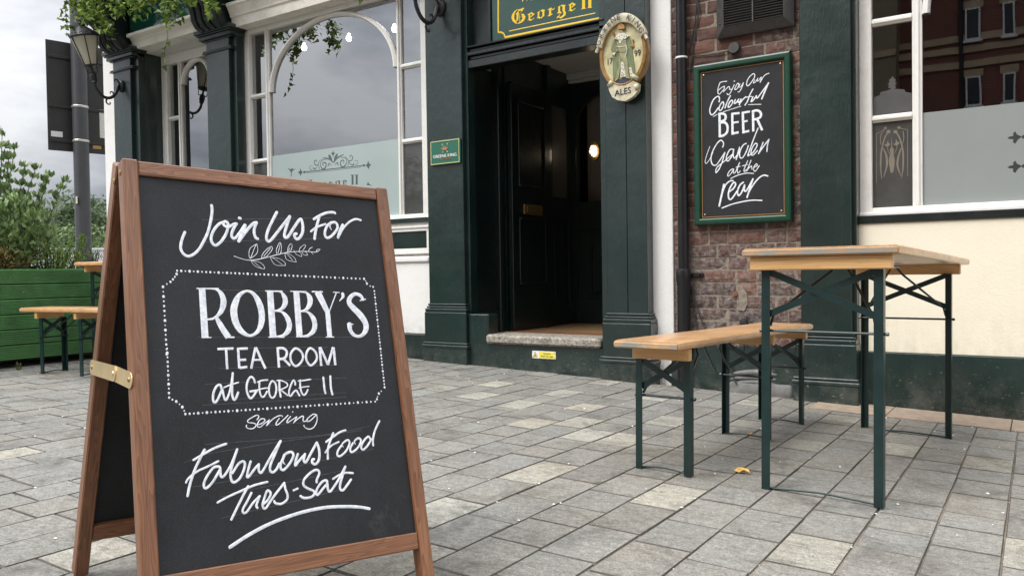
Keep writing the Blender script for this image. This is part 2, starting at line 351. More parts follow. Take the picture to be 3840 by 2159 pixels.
M['nandina2'] = mat_leaf('open_green_leaf', (.05, .09, .025), (.16, .24, .07))
M['tree_leaf'] = mat_leaf('tree_leaf', (.060, .095, .050), (.14, .19, .085), .6, .3)  # distance haze mixed into this leaf colour and the next, slightly paled
M['tree_leaf2'] = mat_leaf('bright_tree_leaf', (.09, .14, .06), (.21, .28, .12), .6, .3)
M['bark'] = mat_plain('bark', (.09, .065, .045), .9, 0, .3, 30, .6)
M['fence_green'] = mat_plain('fence_green_stain', (.085, .235, .075), .55, 0, .25, 9, .2)

# ------------------------------------------------------------------ mesh helpers
class MB:
    def __init__(s): s.v = []; s.f = []; s.t = []; s.cur = None
    def add(s, vs, fs):
        o = len(s.v); s.v += [tuple(q) for q in vs]; s.f += [tuple(i+o for i in f) for f in fs]
        if s.cur is not None: s.t += [s.cur]*len(fs)
    def box(s, x0, x1, y0, y1, z0, z1, b=0.):
        if x0 > x1: x0, x1 = x1, x0
        if y0 > y1: y0, y1 = y1, y0
        if z0 > z1: z0, z1 = z1, z0
        if not b:
            s.add([(x, y, z) for x in (x0, x1) for y in (y0, y1) for z in (z0, z1)], [(0, 1, 3, 2), (4, 6, 7, 5), (0, 4, 5, 1), (2, 3, 7, 6), (0, 2, 6, 4), (1, 5, 7, 3)]); return
        b = min(b, (x1-x0)*.45, (y1-y0)*.45, (z1-z0)*.45)
        c = ((x0, x1), (y0, y1), (z0, z1)); V = []; idx = {}
        for i in (0, 1):
            for j in (0, 1):
                for k in (0, 1):
                    for a in range(3):
                        p = [c[0][i], c[1][j], c[2][k]]; sg = (i, j, k)
                        for d in range(3):
                            if d != a: p[d] += b if sg[d] == 0 else -b
                        idx[(i, j, k, a)] = len(V); V.append(p)
        F = []
        def q(*ks): F.append(tuple(idx[t] for t in ks))
        for s0 in (0, 1):
            r = [(s0, 0, 0, 0), (s0, 1, 0, 0), (s0, 1, 1, 0), (s0, 0, 1, 0)]; q(*(r if s0 else r[::-1]))
            r = [(0, s0, 0, 1), (0, s0, 1, 1), (1, s0, 1, 1), (1, s0, 0, 1)]; q(*(r if s0 else r[::-1]))
            r = [(0, 0, s0, 2), (1, 0, s0, 2), (1, 1, s0, 2), (0, 1, s0, 2)]; q(*(r if s0 else r[::-1]))
        for a0 in (0, 1):
            for b0 in (0, 1):
                q((0, a0, b0, 1), (1, a0, b0, 1), (1, a0, b0, 2), (0, a0, b0, 2))
                q((a0, 0, b0, 0), (a0, 1, b0, 0), (a0, 1, b0, 2), (a0, 0, b0, 2))
                q((a0, b0, 0, 0), (a0, b0, 1, 0), (a0, b0, 1, 1), (a0, b0, 0, 1))
        for i in (0, 1):
            for j in (0, 1):
                for k in (0, 1): q((i, j, k, 0), (i, j, k, 1), (i, j, k, 2))
        s.add(V, F)
    def tube(s, pts, r, n=8, caps=True, flat=None):
        pts = [Vector(p) for p in pts]; rr = r if isinstance(r, (list, tuple)) else [r]*len(pts)
        base = len(s.v); V = []; nrm = None
        for i, p in enumerate(pts):
            t = (pts[min(i+1, len(pts)-1)]-pts[max(i-1, 0)])
            t = t.normalized() if t.length > 1e-9 else Vector((0, 0, 1))
            if nrm is None: nrm = t.orthogonal().normalized()
            nrm = (nrm-t*nrm.dot(t)); nrm = nrm.normalized() if nrm.length > 1e-6 else t.orthogonal().normalized()
            bn = t.cross(nrm)
            for k in range(n):
                a = 2*pi*k/n; V.append(p+(nrm*cos(a)+bn*sin(a))*rr[i])
        F = []
        for i in range(len(pts)-1):
            for k in range(n):
                k2 = (k+1) % n; F.append((i*n+k, i*n+k2, (i+1)*n+k2, (i+1)*n+k))
        if caps: F.append(tuple(range(n-1, -1, -1))); F.append(tuple((len(pts)-1)*n+k for k in range(n)))
        s.add(V, F)
    def bar(s, p0, p1, w, h, upv=(0, 0, 1)):
        p0 = Vector(p0); p1 = Vector(p1); t = (p1-p0).normalized(); u = Vector(upv); sd = t.cross(u)
        if sd.length < 1e-5: sd = t.orthogonal()
        sd.normalize(); u = sd.cross(t)
        V = [p+sd*a*w/2+u*c*h/2 for p in (p0, p1) for a, c in ((-1, -1), (1, -1), (1, 1), (-1, 1))]
        s.add(V, [(3, 2, 1, 0), (4, 5, 6, 7), (0, 1, 5, 4), (1, 2, 6, 5), (2, 3, 7, 6), (3, 0, 4, 7)])
    def lathe(s, prof, c=(0, 0, 0), n=20, ax='z', sx=1, sy=1):
        V = []; m = len(prof)
        for r, h in prof:
            for k in range(n):
                a = 2*pi*k/n; x, y = r*cos(a)*sx, r*sin(a)*sy
                p = (x, y, h) if ax == 'z' else ((x, h, y) if ax == 'y' else (h, x, y))
                V.append((p[0]+c[0], p[1]+c[1], p[2]+c[2]))
        F = [(i*n+k, i*n+(k+1) % n, (i+1)*n+(k+1) % n, (i+1)*n+k) for i in range(m-1) for k in range(n)]
        if prof[0][0] > 1e-6: F.append(tuple(range(n-1, -1, -1)))
        if prof[-1][0] > 1e-6: F.append(tuple((m-1)*n+k for k in range(n)))
        s.add(V, F)
    def prism(s, poly, a0, a1, ax='x'):
        """poly of 2-D points extruded along ax"""
        n = len(poly)
        def pt(u, v, w): return {'x': (w, u, v), 'y': (u, w, v), 'z': (u, v, w)}[ax]
        V = [pt(u, v, a0) for u, v in poly]+[pt(u, v, a1) for u, v in poly]
        F = [(i, (i+1) % n, n+(i+1) % n, n+i) for i in range(n)]+[tuple(range(n-1, -1, -1)), tuple(range(n, 2*n))]
        s.add(V, F)
    def mesh(s, name, fix=True):
        me = bpy.data.meshes.new(name); me.from_pydata(s.v, [], s.f)
        if s.t:
            at = me.attributes.new('tone', 'FLOAT_COLOR', 'FACE') if isinstance(s.t[0], tuple) else me.attributes.new('tone', 'FLOAT', 'FACE')
            for i, q in enumerate(s.t):
                if isinstance(q, tuple): at.data[i].color = (*q, 1)
                else: at.data[i].value = q
        if fix:
            bm = bmesh.new(); bm.from_mesh(me); bmesh.ops.recalc_face_normals(bm, faces=bm.faces); bm.to_mesh(me); bm.free()
        return me
    def build(s, name, mat, parent=None, smooth=False, loc=None):
        me = s.mesh(name, not str(mat).startswith('glass')); me.materials.append(M[mat] if isinstance(mat, str) else mat)
        if smooth:
            for p in me.polygons: p.use_smooth = True
        o = bpy.data.objects.new(name, me); COL.objects.link(o)
        if smooth == 'auto':
            try: me.set_sharp_from_angle(angle=R(40))
            except Exception: pass
        if parent: o.parent = parent
        if loc: o.location = loc
        return o
def empty(name, loc=(0, 0, 0), label=None, cat=None, group=None, parent=None, rz=0):
    o = bpy.data.objects.new(name, None); COL.objects.link(o); o.location = loc; o.rotation_euler = (0, 0, rz); o.empty_display_size = .1
    if parent: o.parent = parent
    return tag(o, label, cat, group)
def tag(o, label=None, cat=None, group=None, kind=None):
    if label: o['label'] = label
    if cat: o['category'] = cat
    if group: o['group'] = group
    if kind: o['kind'] = kind
    return o
def local(o, parent_origin):
    """shift mesh built in world coordinates into the local space of its thing"""
    return o
def copytree(o, parent=None):
    c = o.copy(); COL.objects.link(c); c.parent = parent
    for k in ('label', 'group'):
        pass
    for ch in list(o.children): copytree(ch, c)
    return c
def spline(pts, closed=False, sub=4):
    """pts: list of (x,y,w) -> Catmull-Rom resampled"""
    n = len(pts); out = []
    if n < 3: return pts
    rng = range(n if closed else n-1)
    for i in rng:
        g = lambda k: pts[k % n] if closed else pts[max(0, min(n-1, k))]
        p0, p1, p2, p3 = g(i-1), g(i), g(i+1), g(i+2)
        for j in range(sub):
            t = j/sub; t2 = t*t; t3 = t2*t
            out.append(tuple(.5*(2*p1[a]+(p2[a]-p0[a])*t+(2*p0[a]-5*p1[a]+4*p2[a]-p3[a])*t2+(3*p1[a]-p0[a]-3*p2[a]+p3[a])*t3) for a in range(len(p1))))
    if not closed: out.append(pts[-1])
    return out
def ribbon(mb, pts, tf, h=.0006, base=0., cap=True, closed=False, wob=.05):
    """raised brush stroke; tf(u, v, height) -> 3-D point"""
    n = len(pts); V = []; F = []
    if n == 1:
        u, v, w = pts[0]; k = 10
        V = [tf(u, v, base+h)]+[tf(u+cos(2*pi*i/k)*w/2, v+sin(2*pi*i/k)*w/2*1.2, base) for i in range(k)]
        mb.add(V, [(0, i+1, (i+1) % k+1) for i in range(k)]); return
    L_ = 0.
    for i, (u, v, w) in enumerate(pts):
        a = pts[(i-1) % n] if closed else pts[max(0, i-1)]; b = pts[(i+1) % n] if closed else pts[min(n-1, i+1)]
        du, dv = b[0]-a[0], b[1]-a[1]; d = math.hypot(du, dv) or 1e-9; nx, ny = -dv/d, du/d
        w = max(w, 1e-5)*(1+wob*rnd.uniform(-1, 1)); L_ += 1e-6
        V += [tf(u+nx*w/2, v+ny*w/2, base+L_), tf(u, v, base+h+L_), tf(u-nx*w/2, v-ny*w/2, base+L_)]
    for i in range(n if closed else n-1):
        j = (i+1) % n; F += [(3*i, 3*j, 3*j+1, 3*i+1), (3*i+1, 3*j+1, 3*j+2, 3*i+2)]
    if cap and not closed:
        for i, sgn in ((0, -1), (n-1, 1)):
            u, v, w = pts[i]; a = pts[max(0, i-1)]; b = pts[min(n-1, i+1)]
            du, dv = b[0]-a[0], b[1]-a[1]; d = math.hypot(du, dv) or 1e-9; tx, ty = du/d*sgn, dv/d*sgn; nx, ny = -dv/d, du/d
            o = len(V)
            ring = [tf(u+(nx*cos(q)+tx*sin(q))*w/2, v+(ny*cos(q)+ty*sin(q))*w/2, base) for q in (pi/5, 2*pi/5, 3*pi/5, 4*pi/5)]
            V += ring; seq = [3*i]+[o, o+1, o+2, o+3]+[3*i+2]
            F += [(3*i+1, seq[k], seq[k+1]) for k in range(5)]
    mb.add(V, F)
def flatpoly(mb, pts, tf, h):
    n = len(pts); mb.add([tf(u, v, 0) for u, v in pts]+[tf(u, v, h) for u, v in pts], [tuple(range(n, 2*n))]+[(i, (i+1) % n, n+(i+1) % n, n+i) for i in range(n)])
def strokes(name, data, mat, parent, tf, h=.0006, step=2.5e-5):
    mb = MB()
    for i, (fl, a) in enumerate(data):
        if fl == 'p': flatpoly(mb, [(a[k]*1e-4, a[k+1]*1e-4) for k in range(0, len(a), 2)], tf, h+i*step*.4); continue
        p = [(a[k]*1e-4, a[k+1]*1e-4, a[k+2]*1e-5) for k in range(0, len(a), 3)]
        if fl == 's': p = spline(p)
        if fl == 'c': p = spline(p, True, 5)
        ribbon(mb, p, tf, h, i*step, fl != 'b', fl == 'c', .04 if fl != 'b' else .0)
    return mb.build(name, mat, parent)
def text_mesh(name, s, size, mat, parent, origin, right, upv, depth=.001, align='CENTER', shear=0, xs=1.):
    cu = bpy.data.curves.new(name, 'FONT'); cu.body = s; cu.size = size; cu.extrude = depth; cu.align_x = align; cu.align_y = 'CENTER'; cu.shear = shear; cu.offset = 0
    t = bpy.data.objects.new('tmp', cu); COL.objects.link(t)
    me = bpy.data.meshes.new_from_object(t.evaluated_get(bpy.context.evaluated_depsgraph_get()))
    bpy.data.objects.remove(t)
    rv = Vector(right).normalized(); uv = Vector(upv).normalized(); nv = rv.cross(uv); og = Vector(origin)
    for v in me.vertices: v.co = og+rv*v.co.x*xs+uv*v.co.y+nv*v.co.z
    me.materials.clear(); me.materials.append(M[mat])
    o = bpy.data.objects.new(name, me); COL.objects.link(o); o.parent = parent; return o
def leafcloud(mb, pts, size, shape='oval', jit=.5, tones=(0, 1), droop=0, dirs=None):
    """one small folded leaf at every point"""
    for i, p in enumerate(pts):
        s = size*rnd.uniform(1-jit*.5, 1+jit*.5)
        d = Vector((rnd.gauss(0, 1), rnd.gauss(0, 1), rnd.gauss(0, .7)-droop)) if dirs is None else Vector(dirs[i])+Vector((rnd.gauss(0, .35), rnd.gauss(0, .35), rnd.gauss(0, .3)))
        if d.length < .01: d = Vector((0, 0, 1))
        d.normalize(); sd = d.cross(Vector((rnd.gauss(0, .5), rnd.gauss(0, .5), 1)));
        if sd.length < .01: sd = d.orthogonal()
        sd.normalize(); nv = d.cross(sd); p = Vector(p)
        mb.cur = rnd.uniform(*tones)
        if shape == 'oval':
            V = [p, p+d*s*.45+sd*s*.26+nv*s*.06, p+d*s, p+d*s*.45-sd*s*.26+nv*s*.06, p+d*s*.5]
            F = [(0, 1, 4), (1, 2, 4), (2, 3, 4), (3, 0, 4)]
        elif shape == 'ivy':
            V = [p, p+sd*s*.45+d*s*.12, p+sd*s*.22+d*s*.42, p+d*s, p-sd*s*.22+d*s*.42, p-sd*s*.45+d*s*.12, p+d*s*.34+nv*s*.08]
            F = [(0, 1, 6), (1, 2, 6), (2, 3, 6), (3, 4, 6), (4, 5, 6), (5, 0, 6)]
        else:
            V = [p, p+d*s*.5+sd*s*.12, p+d*s, p+d*s*.5-sd*s*.12]; F = [(0, 1, 2, 3)]
        mb.add(V, F)
    mb.cur = None

# ------------------------------------------------------------------ ground height
def G(x, y):
    x = max(-7.5, min(1.5, x)); y = max(-2, min(4.7, y))
    return .0524-.012*x-.0214*y-.0053*x*y-.0006*x*x
STROKES = {
 'join_us_for': [('s',[1652,772,572,1652,894,570,1615,1091,566,1547,1321,561,1469,1493,556,1352,1698,549,1227,1822,544,1124,1862,540,1041,1815,537,999,1717,537,1010,1608,539,1045,1497,542,1096,1376,545]),('s',[1865,1112,575,1778,1151,571,1679,1264,566,1610,1397,562,1594,1509,560,1627,1587,560,1685,1608,562,1782,1530,566,1885,1378,572,1945,1228,576,1952,1130,578,1905,1093,576,1864,1128,575,1876,1181,574,1959,1203,577,2073,1137,582,2129,1124,584]),('s',[2129,1124,584,2067,1219,580,2010,1354,577,2027,1434,576,2082,1430,578,2168,1327,583,2302,1136,590]),('s',[2301,1144,721,2232,1322,715,2148,1491,708]),('s',[2148,1491,612,2333,1249,622,2473,1098,629,2549,1067,633]),('s',[2549,1067,599,2498,1188,596,2481,1305,594,2505,1395,593,2544,1417,594]),('s',[2197,997,653,2212,1002,654]),('s',[3011,801,619,2892,1007,612,2782,1218,606,2734,1388,602,2769,1461,602,2857,1397,606,3064,1147,617,3294,871,629]),('s',[3294,871,629,3205,1085,623,3136,1278,617,3146,1353,617,3217,1323,620,3356,1125,627,3495,942,635,3550,920,637,3571,1058,636,3547,1215,633,3474,1332,629,3401,1371,626,3355,1314,625,3369,1262,626,3404,1251,627]),('s',[3846,887,576,3972,806,582,4145,721,588,4315,688,594,4369,705,596]),('s',[3980,815,618,3918,979,614,3852,1177,609,3814,1337,605]),('s',[3745,1176,463,3890,1069,468,4108,982,474]),('s',[4241,1105,147,4211,1045,293,4229,964,441,4326,921,592,4387,961,593,4384,1068,592,4256,1220,586,4137,1298,581,4077,1267,579,4076,1161,580,4150,1014,585,4260,931,589]),('s',[4527,968,635,4432,1137,629,4380,1274,626]),('s',[4413,1227,480,4537,1039,485,4708,882,491,4870,805,497,4994,823,500])],
 'sprig': [('s',[2029,1818,143,2143,1856,144,2282,1887,145,2425,1881,146,2638,1833,148,2925,1745,151,3183,1678,153,3531,1638,157,3812,1640,159,3907,1583,160]),('s',[2352,1855,105,2334,1790,105,2365,1642,106,2493,1544,107]),('s',[2518,1535,107,2528,1666,107,2474,1767,106,2352,1855,105]),('s',[2352,1855,105,2404,1754,106,2463,1620,106,2510,1535,107]),('s',[2361,1887,105,2402,1966,105,2492,2036,106,2627,2063,106]),('s',[2636,2055,106,2632,2006,106,2549,1927,106,2361,1887,105]),('s',[2361,1887,105,2437,1932,105,2511,2002,106,2571,2049,106]),('s',[2590,1835,107,2622,1743,107,2738,1621,108,2834,1566,109]),('s',[2834,1566,109,2836,1633,109,2707,1789,107,2590,1835,107]),('s',[2642,1792,107,2715,1706,108,2806,1601,109]),('s',[2779,1810,108,2827,1915,108,2905,1975,108,3088,1971,109]),('s',[3088,1971,109,3086,1904,110,2968,1826,109,2779,1810,108]),('s',[2836,1824,108,2914,1870,109,3031,1957,109]),('s',[2926,1736,109,2928,1628,109,2999,1489,110,3025,1471,110]),('s',[3033,1479,110,3045,1571,110,3002,1724,110,2926,1736,109]),('s',[2953,1710,109,2983,1625,110,3029,1488,110]),('s',[3105,1702,110,3119,1819,110,3199,1866,110,3342,1885,111]),('s',[3342,1885,111,3309,1793,111,3213,1722,111,3105,1702,110]),('s',[3161,1733,111,3207,1781,111,3261,1846,111]),('s',[3167,1674,111,3194,1562,111,3261,1482,112,3282,1541,112,3237,1645,111,3167,1674,111]),('s',[3186,1647,111,3227,1578,111]),('s',[3308,1624,112,3351,1707,112,3433,1750,112,3476,1751,113,3473,1700,113,3425,1652,112]),('s',[3427,1635,112,3460,1565,113,3563,1490,114,3586,1523,114,3516,1613,113]),('s',[3496,1640,113,3523,1715,113,3610,1719,113,3597,1677,113,3565,1644,113]),('s',[3646,1623,114,3678,1570,114,3743,1535,115]),('s',[3689,1638,114,3744,1695,114]),('s',[3812,1640,115,3854,1577,115,3917,1574,116])],
 'robbys': [('b',[1247,2505,217,1671,2497,223]),('b',[1350,2508,1253,1344,3469,1312]),('s',[1426,2508,220,1598,2509,385,1702,2583,833,1748,2748,1159,1699,2929,974,1611,3041,615,1514,3104,407,1414,3117,375]),('b',[1587,3085,643,1630,3182,1023,1712,3346,1171,1792,3477,1232]),('b',[1724,3476,321,1906,3477,295]),('b',[1278,3474,213,1463,3474,201]),('c',[2218,2539,492,2059,2637,911,1963,2822,1293,1932,2973,1376,1958,3184,1342,2055,3358,1076,2220,3451,542,2378,3370,762,2468,3203,1169,2496,2988,1300,2452,2756,1210,2351,2586,743]),('b',[2607,2529,236,2977,2528,257]),('b',[2710,2533,1330,2691,3490,1363]),('s',[2784,2535,254,2935,2544,417,3009,2655,996,3014,2766,1058,2953,2877,797,2852,2932,443,2764,2937,252]),('s',[2770,2956,220,2913,2963,413,3015,3066,988,3062,3223,1083,3019,3363,1045,2898,3462,565,2755,3478,311]),('b',[2595,3488,246,2927,3497,220]),('b',[3144,2525,227,3503,2529,232]),('b',[3278,2530,1310,3258,3492,1345]),('s',[3352,2537,263,3492,2550,431,3563,2647,1096,3563,2760,1159,3501,2874,823,3421,2930,425,3337,2942,228]),('s',[3343,2962,228,3483,2970,427,3589,3083,1021,3621,3227,1119,3576,3371,1014,3449,3467,583,3316,3484,322]),('b',[3178,3494,223,3462,3499,227]),('b',[3626,2525,301,3879,2527,271]),('b',[3757,2529,1548,3941,2969,1112]),('b',[4195,2538,276,3976,2969,236]),('b',[4116,2528,206,4274,2533,208]),('b',[3942,2928,1113,3931,3508,1099]),('b',[3836,3509,232,4032,3513,234]),('s',[4341,2565,765,4340,2627,590,4249,2723,138]),('b',[4737,2710,248,4893,2674,250]),('s',[4818,2676,748,4769,2595,783,4646,2558,778,4519,2633,982,4474,2751,1151,4554,2868,1329,4699,3018,1476,4807,3186,1409,4816,3337,1265,4726,3466,872,4603,3508,657,4484,3457,860,4425,3349,997,4428,3247,1137]),('b',[4363,3236,206,4522,3239,173])],
 'tea_room': [('b',[1560,3702,475,1871,3699,484]),('b',[1726,3720,479,1722,4099,475]),('b',[1962,3685,487,1956,4094,482]),('b',[1969,3708,487,2153,3706,492]),('b',[1962,3931,484,2102,3929,489]),('b',[1961,4086,483,2115,4073,487]),('b',[2311,3686,497,2190,4109,489]),('b',[2315,3686,498,2476,4121,498]),('b',[2245,3940,403,2392,3942,407]),('b',[2766,3698,511,2758,4114,506]),('s',[2770,3719,511,2882,3724,514,2949,3789,516,2928,3887,514,2862,3936,512,2768,3941,509]),('b',[2873,3948,512,2997,4082,514]),('c',[3157,3734,475,3067,3787,472,3019,3890,470,3033,4017,469,3115,4099,471,3224,4036,474,3290,3922,477,3259,3804,477]),('c',[3469,3738,484,3395,3797,481,3353,3913,479,3377,4030,479,3444,4097,480,3551,4025,484,3598,3921,486,3562,3802,486]),('b',[3679,3722,539,3673,4117,535]),('b',[3690,3722,540,3829,4098,540]),('b',[3826,4101,540,3985,3730,549]),('b',[3995,3731,549,3994,4114,545])],
 'at_george': [('s',[1583,4462,446,1576,4414,447,1544,4390,446,1485,4430,444,1431,4533,441,1412,4659,440,1439,4724,440,1500,4665,442,1598,4479,447]),('s',[1603,4480,404,1616,4598,403,1641,4687,403,1681,4656,405,1752,4489,408,1823,4183,412]),('s',[1820,4183,456,1801,4329,454,1784,4491,452,1782,4620,450,1811,4697,450,1852,4657,452,1897,4562,454]),('s',[1632,4449,277,1741,4412,279,1918,4366,283]),('s',[2242,4386,421,2221,4307,422,2168,4272,421,2109,4335,418,2070,4453,416,2076,4584,415,2123,4686,416,2181,4657,417,2268,4544,421]),('b',[2268,4544,421,2117,4558,417]),('s',[2298,4383,289,2374,4354,291,2500,4350,293]),('s',[2333,4369,357,2320,4523,356,2338,4645,355,2380,4681,356,2429,4640,357,2468,4576,358]),('s',[2286,4534,266,2383,4515,268,2486,4508,269]),('c',[2595,4377,385,2537,4447,383,2510,4556,382,2523,4668,381,2571,4710,382,2627,4664,384,2664,4543,386,2653,4431,386]),('s',[2693,4371,274,2775,4376,275,2887,4432,277,2899,4490,276,2818,4536,275,2711,4563,273]),('s',[2739,4379,412,2730,4547,410,2739,4699,409]),('s',[2757,4566,296,2887,4681,298]),('s',[3066,4477,372,3066,4420,373,3036,4386,372,2977,4472,370,2925,4593,368,2922,4683,368,2957,4691,368,3010,4632,370,3073,4591,372,3104,4638,372,3134,4702,372]),('s',[3139,4406,281,3248,4401,283,3408,4386,286]),('s',[3183,4392,376,3170,4517,374,3188,4643,374,3231,4697,374,3283,4661,376,3326,4595,377]),('s',[3143,4549,257,3235,4534,258,3357,4528,260]),('s',[3694,4362,460,3692,4582,458,3705,4687,457]),('s',[3853,4345,464,3840,4579,462,3859,4723,461])],
 'serving': [('s',[2223,5112,196,2261,5064,197,2259,5034,197,2223,5023,197,2140,5054,196,2056,5098,194,2035,5128,194,2059,5151,194,2145,5170,195,2194,5195,196,2183,5238,195,2137,5269,195,2092,5274,194,2035,5260,193,2002,5228,193,2011,5197,193]),('s',[2215,5212,196,2306,5191,197,2368,5153,198,2379,5118,198,2343,5101,198,2290,5110,197,2241,5164,196,2218,5219,196,2234,5253,196,2285,5254,197,2365,5196,198,2447,5152,199]),('s',[2468,5132,199,2432,5195,199,2402,5239,198]),('s',[2414,5236,198,2488,5163,199,2576,5105,201,2663,5072,202,2717,5071,203,2742,5089,203]),('s',[2674,5120,202,2623,5175,201,2592,5230,200,2609,5248,200,2665,5222,201,2764,5150,203,2856,5076,204]),('s',[2908,5103,205,2857,5150,204,2821,5199,203,2834,5222,203,2908,5184,204,3036,5120,206]),('s',[3036,5120,206,3003,5177,206,2960,5234,205]),('s',[2975,5219,205,3060,5160,206,3143,5120,208,3181,5125,208,3166,5168,208,3166,5213,208,3196,5227,208,3262,5206,209]),('s',[3442,5108,211,3395,5097,211,3318,5136,210,3248,5190,209,3248,5231,208,3292,5231,209,3369,5185,210,3463,5110,212]),('s',[3463,5110,212,3471,5186,211,3440,5282,211,3376,5359,210,3300,5390,208,3237,5376,208,3185,5342,207,3169,5303,207]),('s',[2959,5016,213,2964,5019,213])],
 'fabulous_food': [('s',[987,5738,420,1168,5652,426,1389,5561,433,1598,5509,439]),('s',[1195,5576,484,1108,5716,480,997,5916,475,899,6155,469,845,6356,466]),('s',[832,6119,385,877,6055,387,1037,5949,392,1224,5887,397,1430,5811,403]),('s',[1457,5943,460,1430,5908,460,1336,5917,457,1228,6029,453,1149,6160,449,1146,6251,448,1199,6258,450,1304,6167,453,1447,5971,460]),('s',[1455,5972,460,1455,6072,459,1489,6105,459,1559,6042,462,1673,5882,467,1796,5633,473]),('s',[1796,5633,473,1706,5843,468,1639,6052,464,1650,6198,463,1706,6227,465,1799,6174,468,1885,6039,472,1922,5912,474,1883,5866,474,1790,5911,470,1675,6057,465]),('s',[2033,5888,478,1975,6035,475,1943,6163,472,1997,6141,474,2097,6036,478,2188,5958,482]),('s',[2188,5958,482,2178,6075,480,2221,6117,481,2298,6030,484,2440,5837,491,2656,5564,500]),('s',[2656,5564,500,2523,5801,493,2413,5999,488,2401,6102,487,2453,6139,488,2528,6088,491,2593,5990,494]),('s',[2707,6022,155,2668,5954,372,2711,5837,499,2845,5794,503,2896,5858,504,2846,5959,502,2773,6042,499,2669,6120,495,2612,6083,493,2631,5980,495,2710,5852,499]),('s',[2987,5853,507,2934,5969,504,2914,6066,503,2990,5991,506,3134,5876,511]),('s',[3135,5869,511,3098,5988,509,3144,6024,510,3251,5882,515,3408,5671,522]),('s',[3408,5671,522,3440,5777,522,3440,5934,520,3404,6039,518,3330,6090,515,3271,6047,514,3281,5994,515,3315,5990,516]),('s',[3614,5677,429,3781,5589,434,3931,5515,439,4069,5484,443]),('s',[3789,5518,469,3701,5677,465,3636,5829,462,3615,6016,459]),('s',[3574,5886,361,3614,5843,362,3727,5760,365,3892,5705,369]),('s',[3977,5818,168,3967,5752,337,4091,5687,441,4133,5753,442,4049,5889,439,3913,5987,434,3834,5978,432,3850,5884,434,3955,5775,437]),('s',[4260,5790,171,4249,5724,342,4347,5674,448,4401,5731,449,4336,5839,446,4245,5911,443,4151,5941,441,4133,5866,441,4209,5761,444]),('s',[4620,5720,455,4580,5664,454,4468,5738,451,4390,5853,448,4418,5921,448,4528,5859,451,4648,5723,455]),('s',[4884,5365,465,4755,5551,460,4685,5727,456,4672,5858,455])],
 'tues_sat': [('s',[1365,6548,404,1558,6475,410,1812,6402,417,2071,6333,425,2326,6305,432]),('s',[1949,6338,471,1857,6469,467,1715,6689,461,1592,6885,455]),('s',[2002,6465,447,1908,6609,443,1816,6741,439,1830,6805,439,1894,6788,441,2019,6650,446,2156,6547,450]),('s',[2153,6547,450,2102,6650,448,2075,6713,447,2093,6752,447]),('s',[2193,6712,450,2303,6642,454,2371,6541,456,2355,6489,457,2305,6470,455,2242,6597,452,2200,6701,450,2213,6776,450,2259,6777,451,2352,6674,455,2498,6521,460,2659,6368,466]),('s',[2658,6370,440,2674,6496,440,2704,6600,440,2683,6685,438,2583,6745,435,2504,6740,433,2441,6712,431,2430,6679,431]),('b',[2816,6538,391,2934,6506,394]),('s',[3328,6443,485,3334,6392,486,3394,6296,488,3394,6230,489,3325,6202,487,3192,6257,483,3070,6358,478,3046,6457,477,3122,6531,478,3241,6599,481,3257,6653,481,3188,6707,478,3076,6713,475,3009,6694,473,2964,6660,472]),('s',[3545,6498,491,3544,6439,491,3449,6446,488,3330,6560,484,3295,6658,482,3332,6682,483,3441,6588,487,3552,6499,491]),('s',[3551,6505,491,3553,6616,490,3589,6660,490,3672,6593,494,3822,6429,500,3981,6216,506]),('s',[3981,6216,506,3882,6423,501,3821,6574,498,3826,6654,497,3884,6668,499,3983,6582,503,4077,6488,506]),('s',[3683,6424,413,3830,6364,417,3982,6339,421,4137,6365,425])],
 'swash': [('s',[1535,7363,662,1872,7216,655,2264,7089,648,2666,7006,640,3079,6958,630,3502,6952,620,3934,7003,635,4227,7060,590,4425,7123,567])],
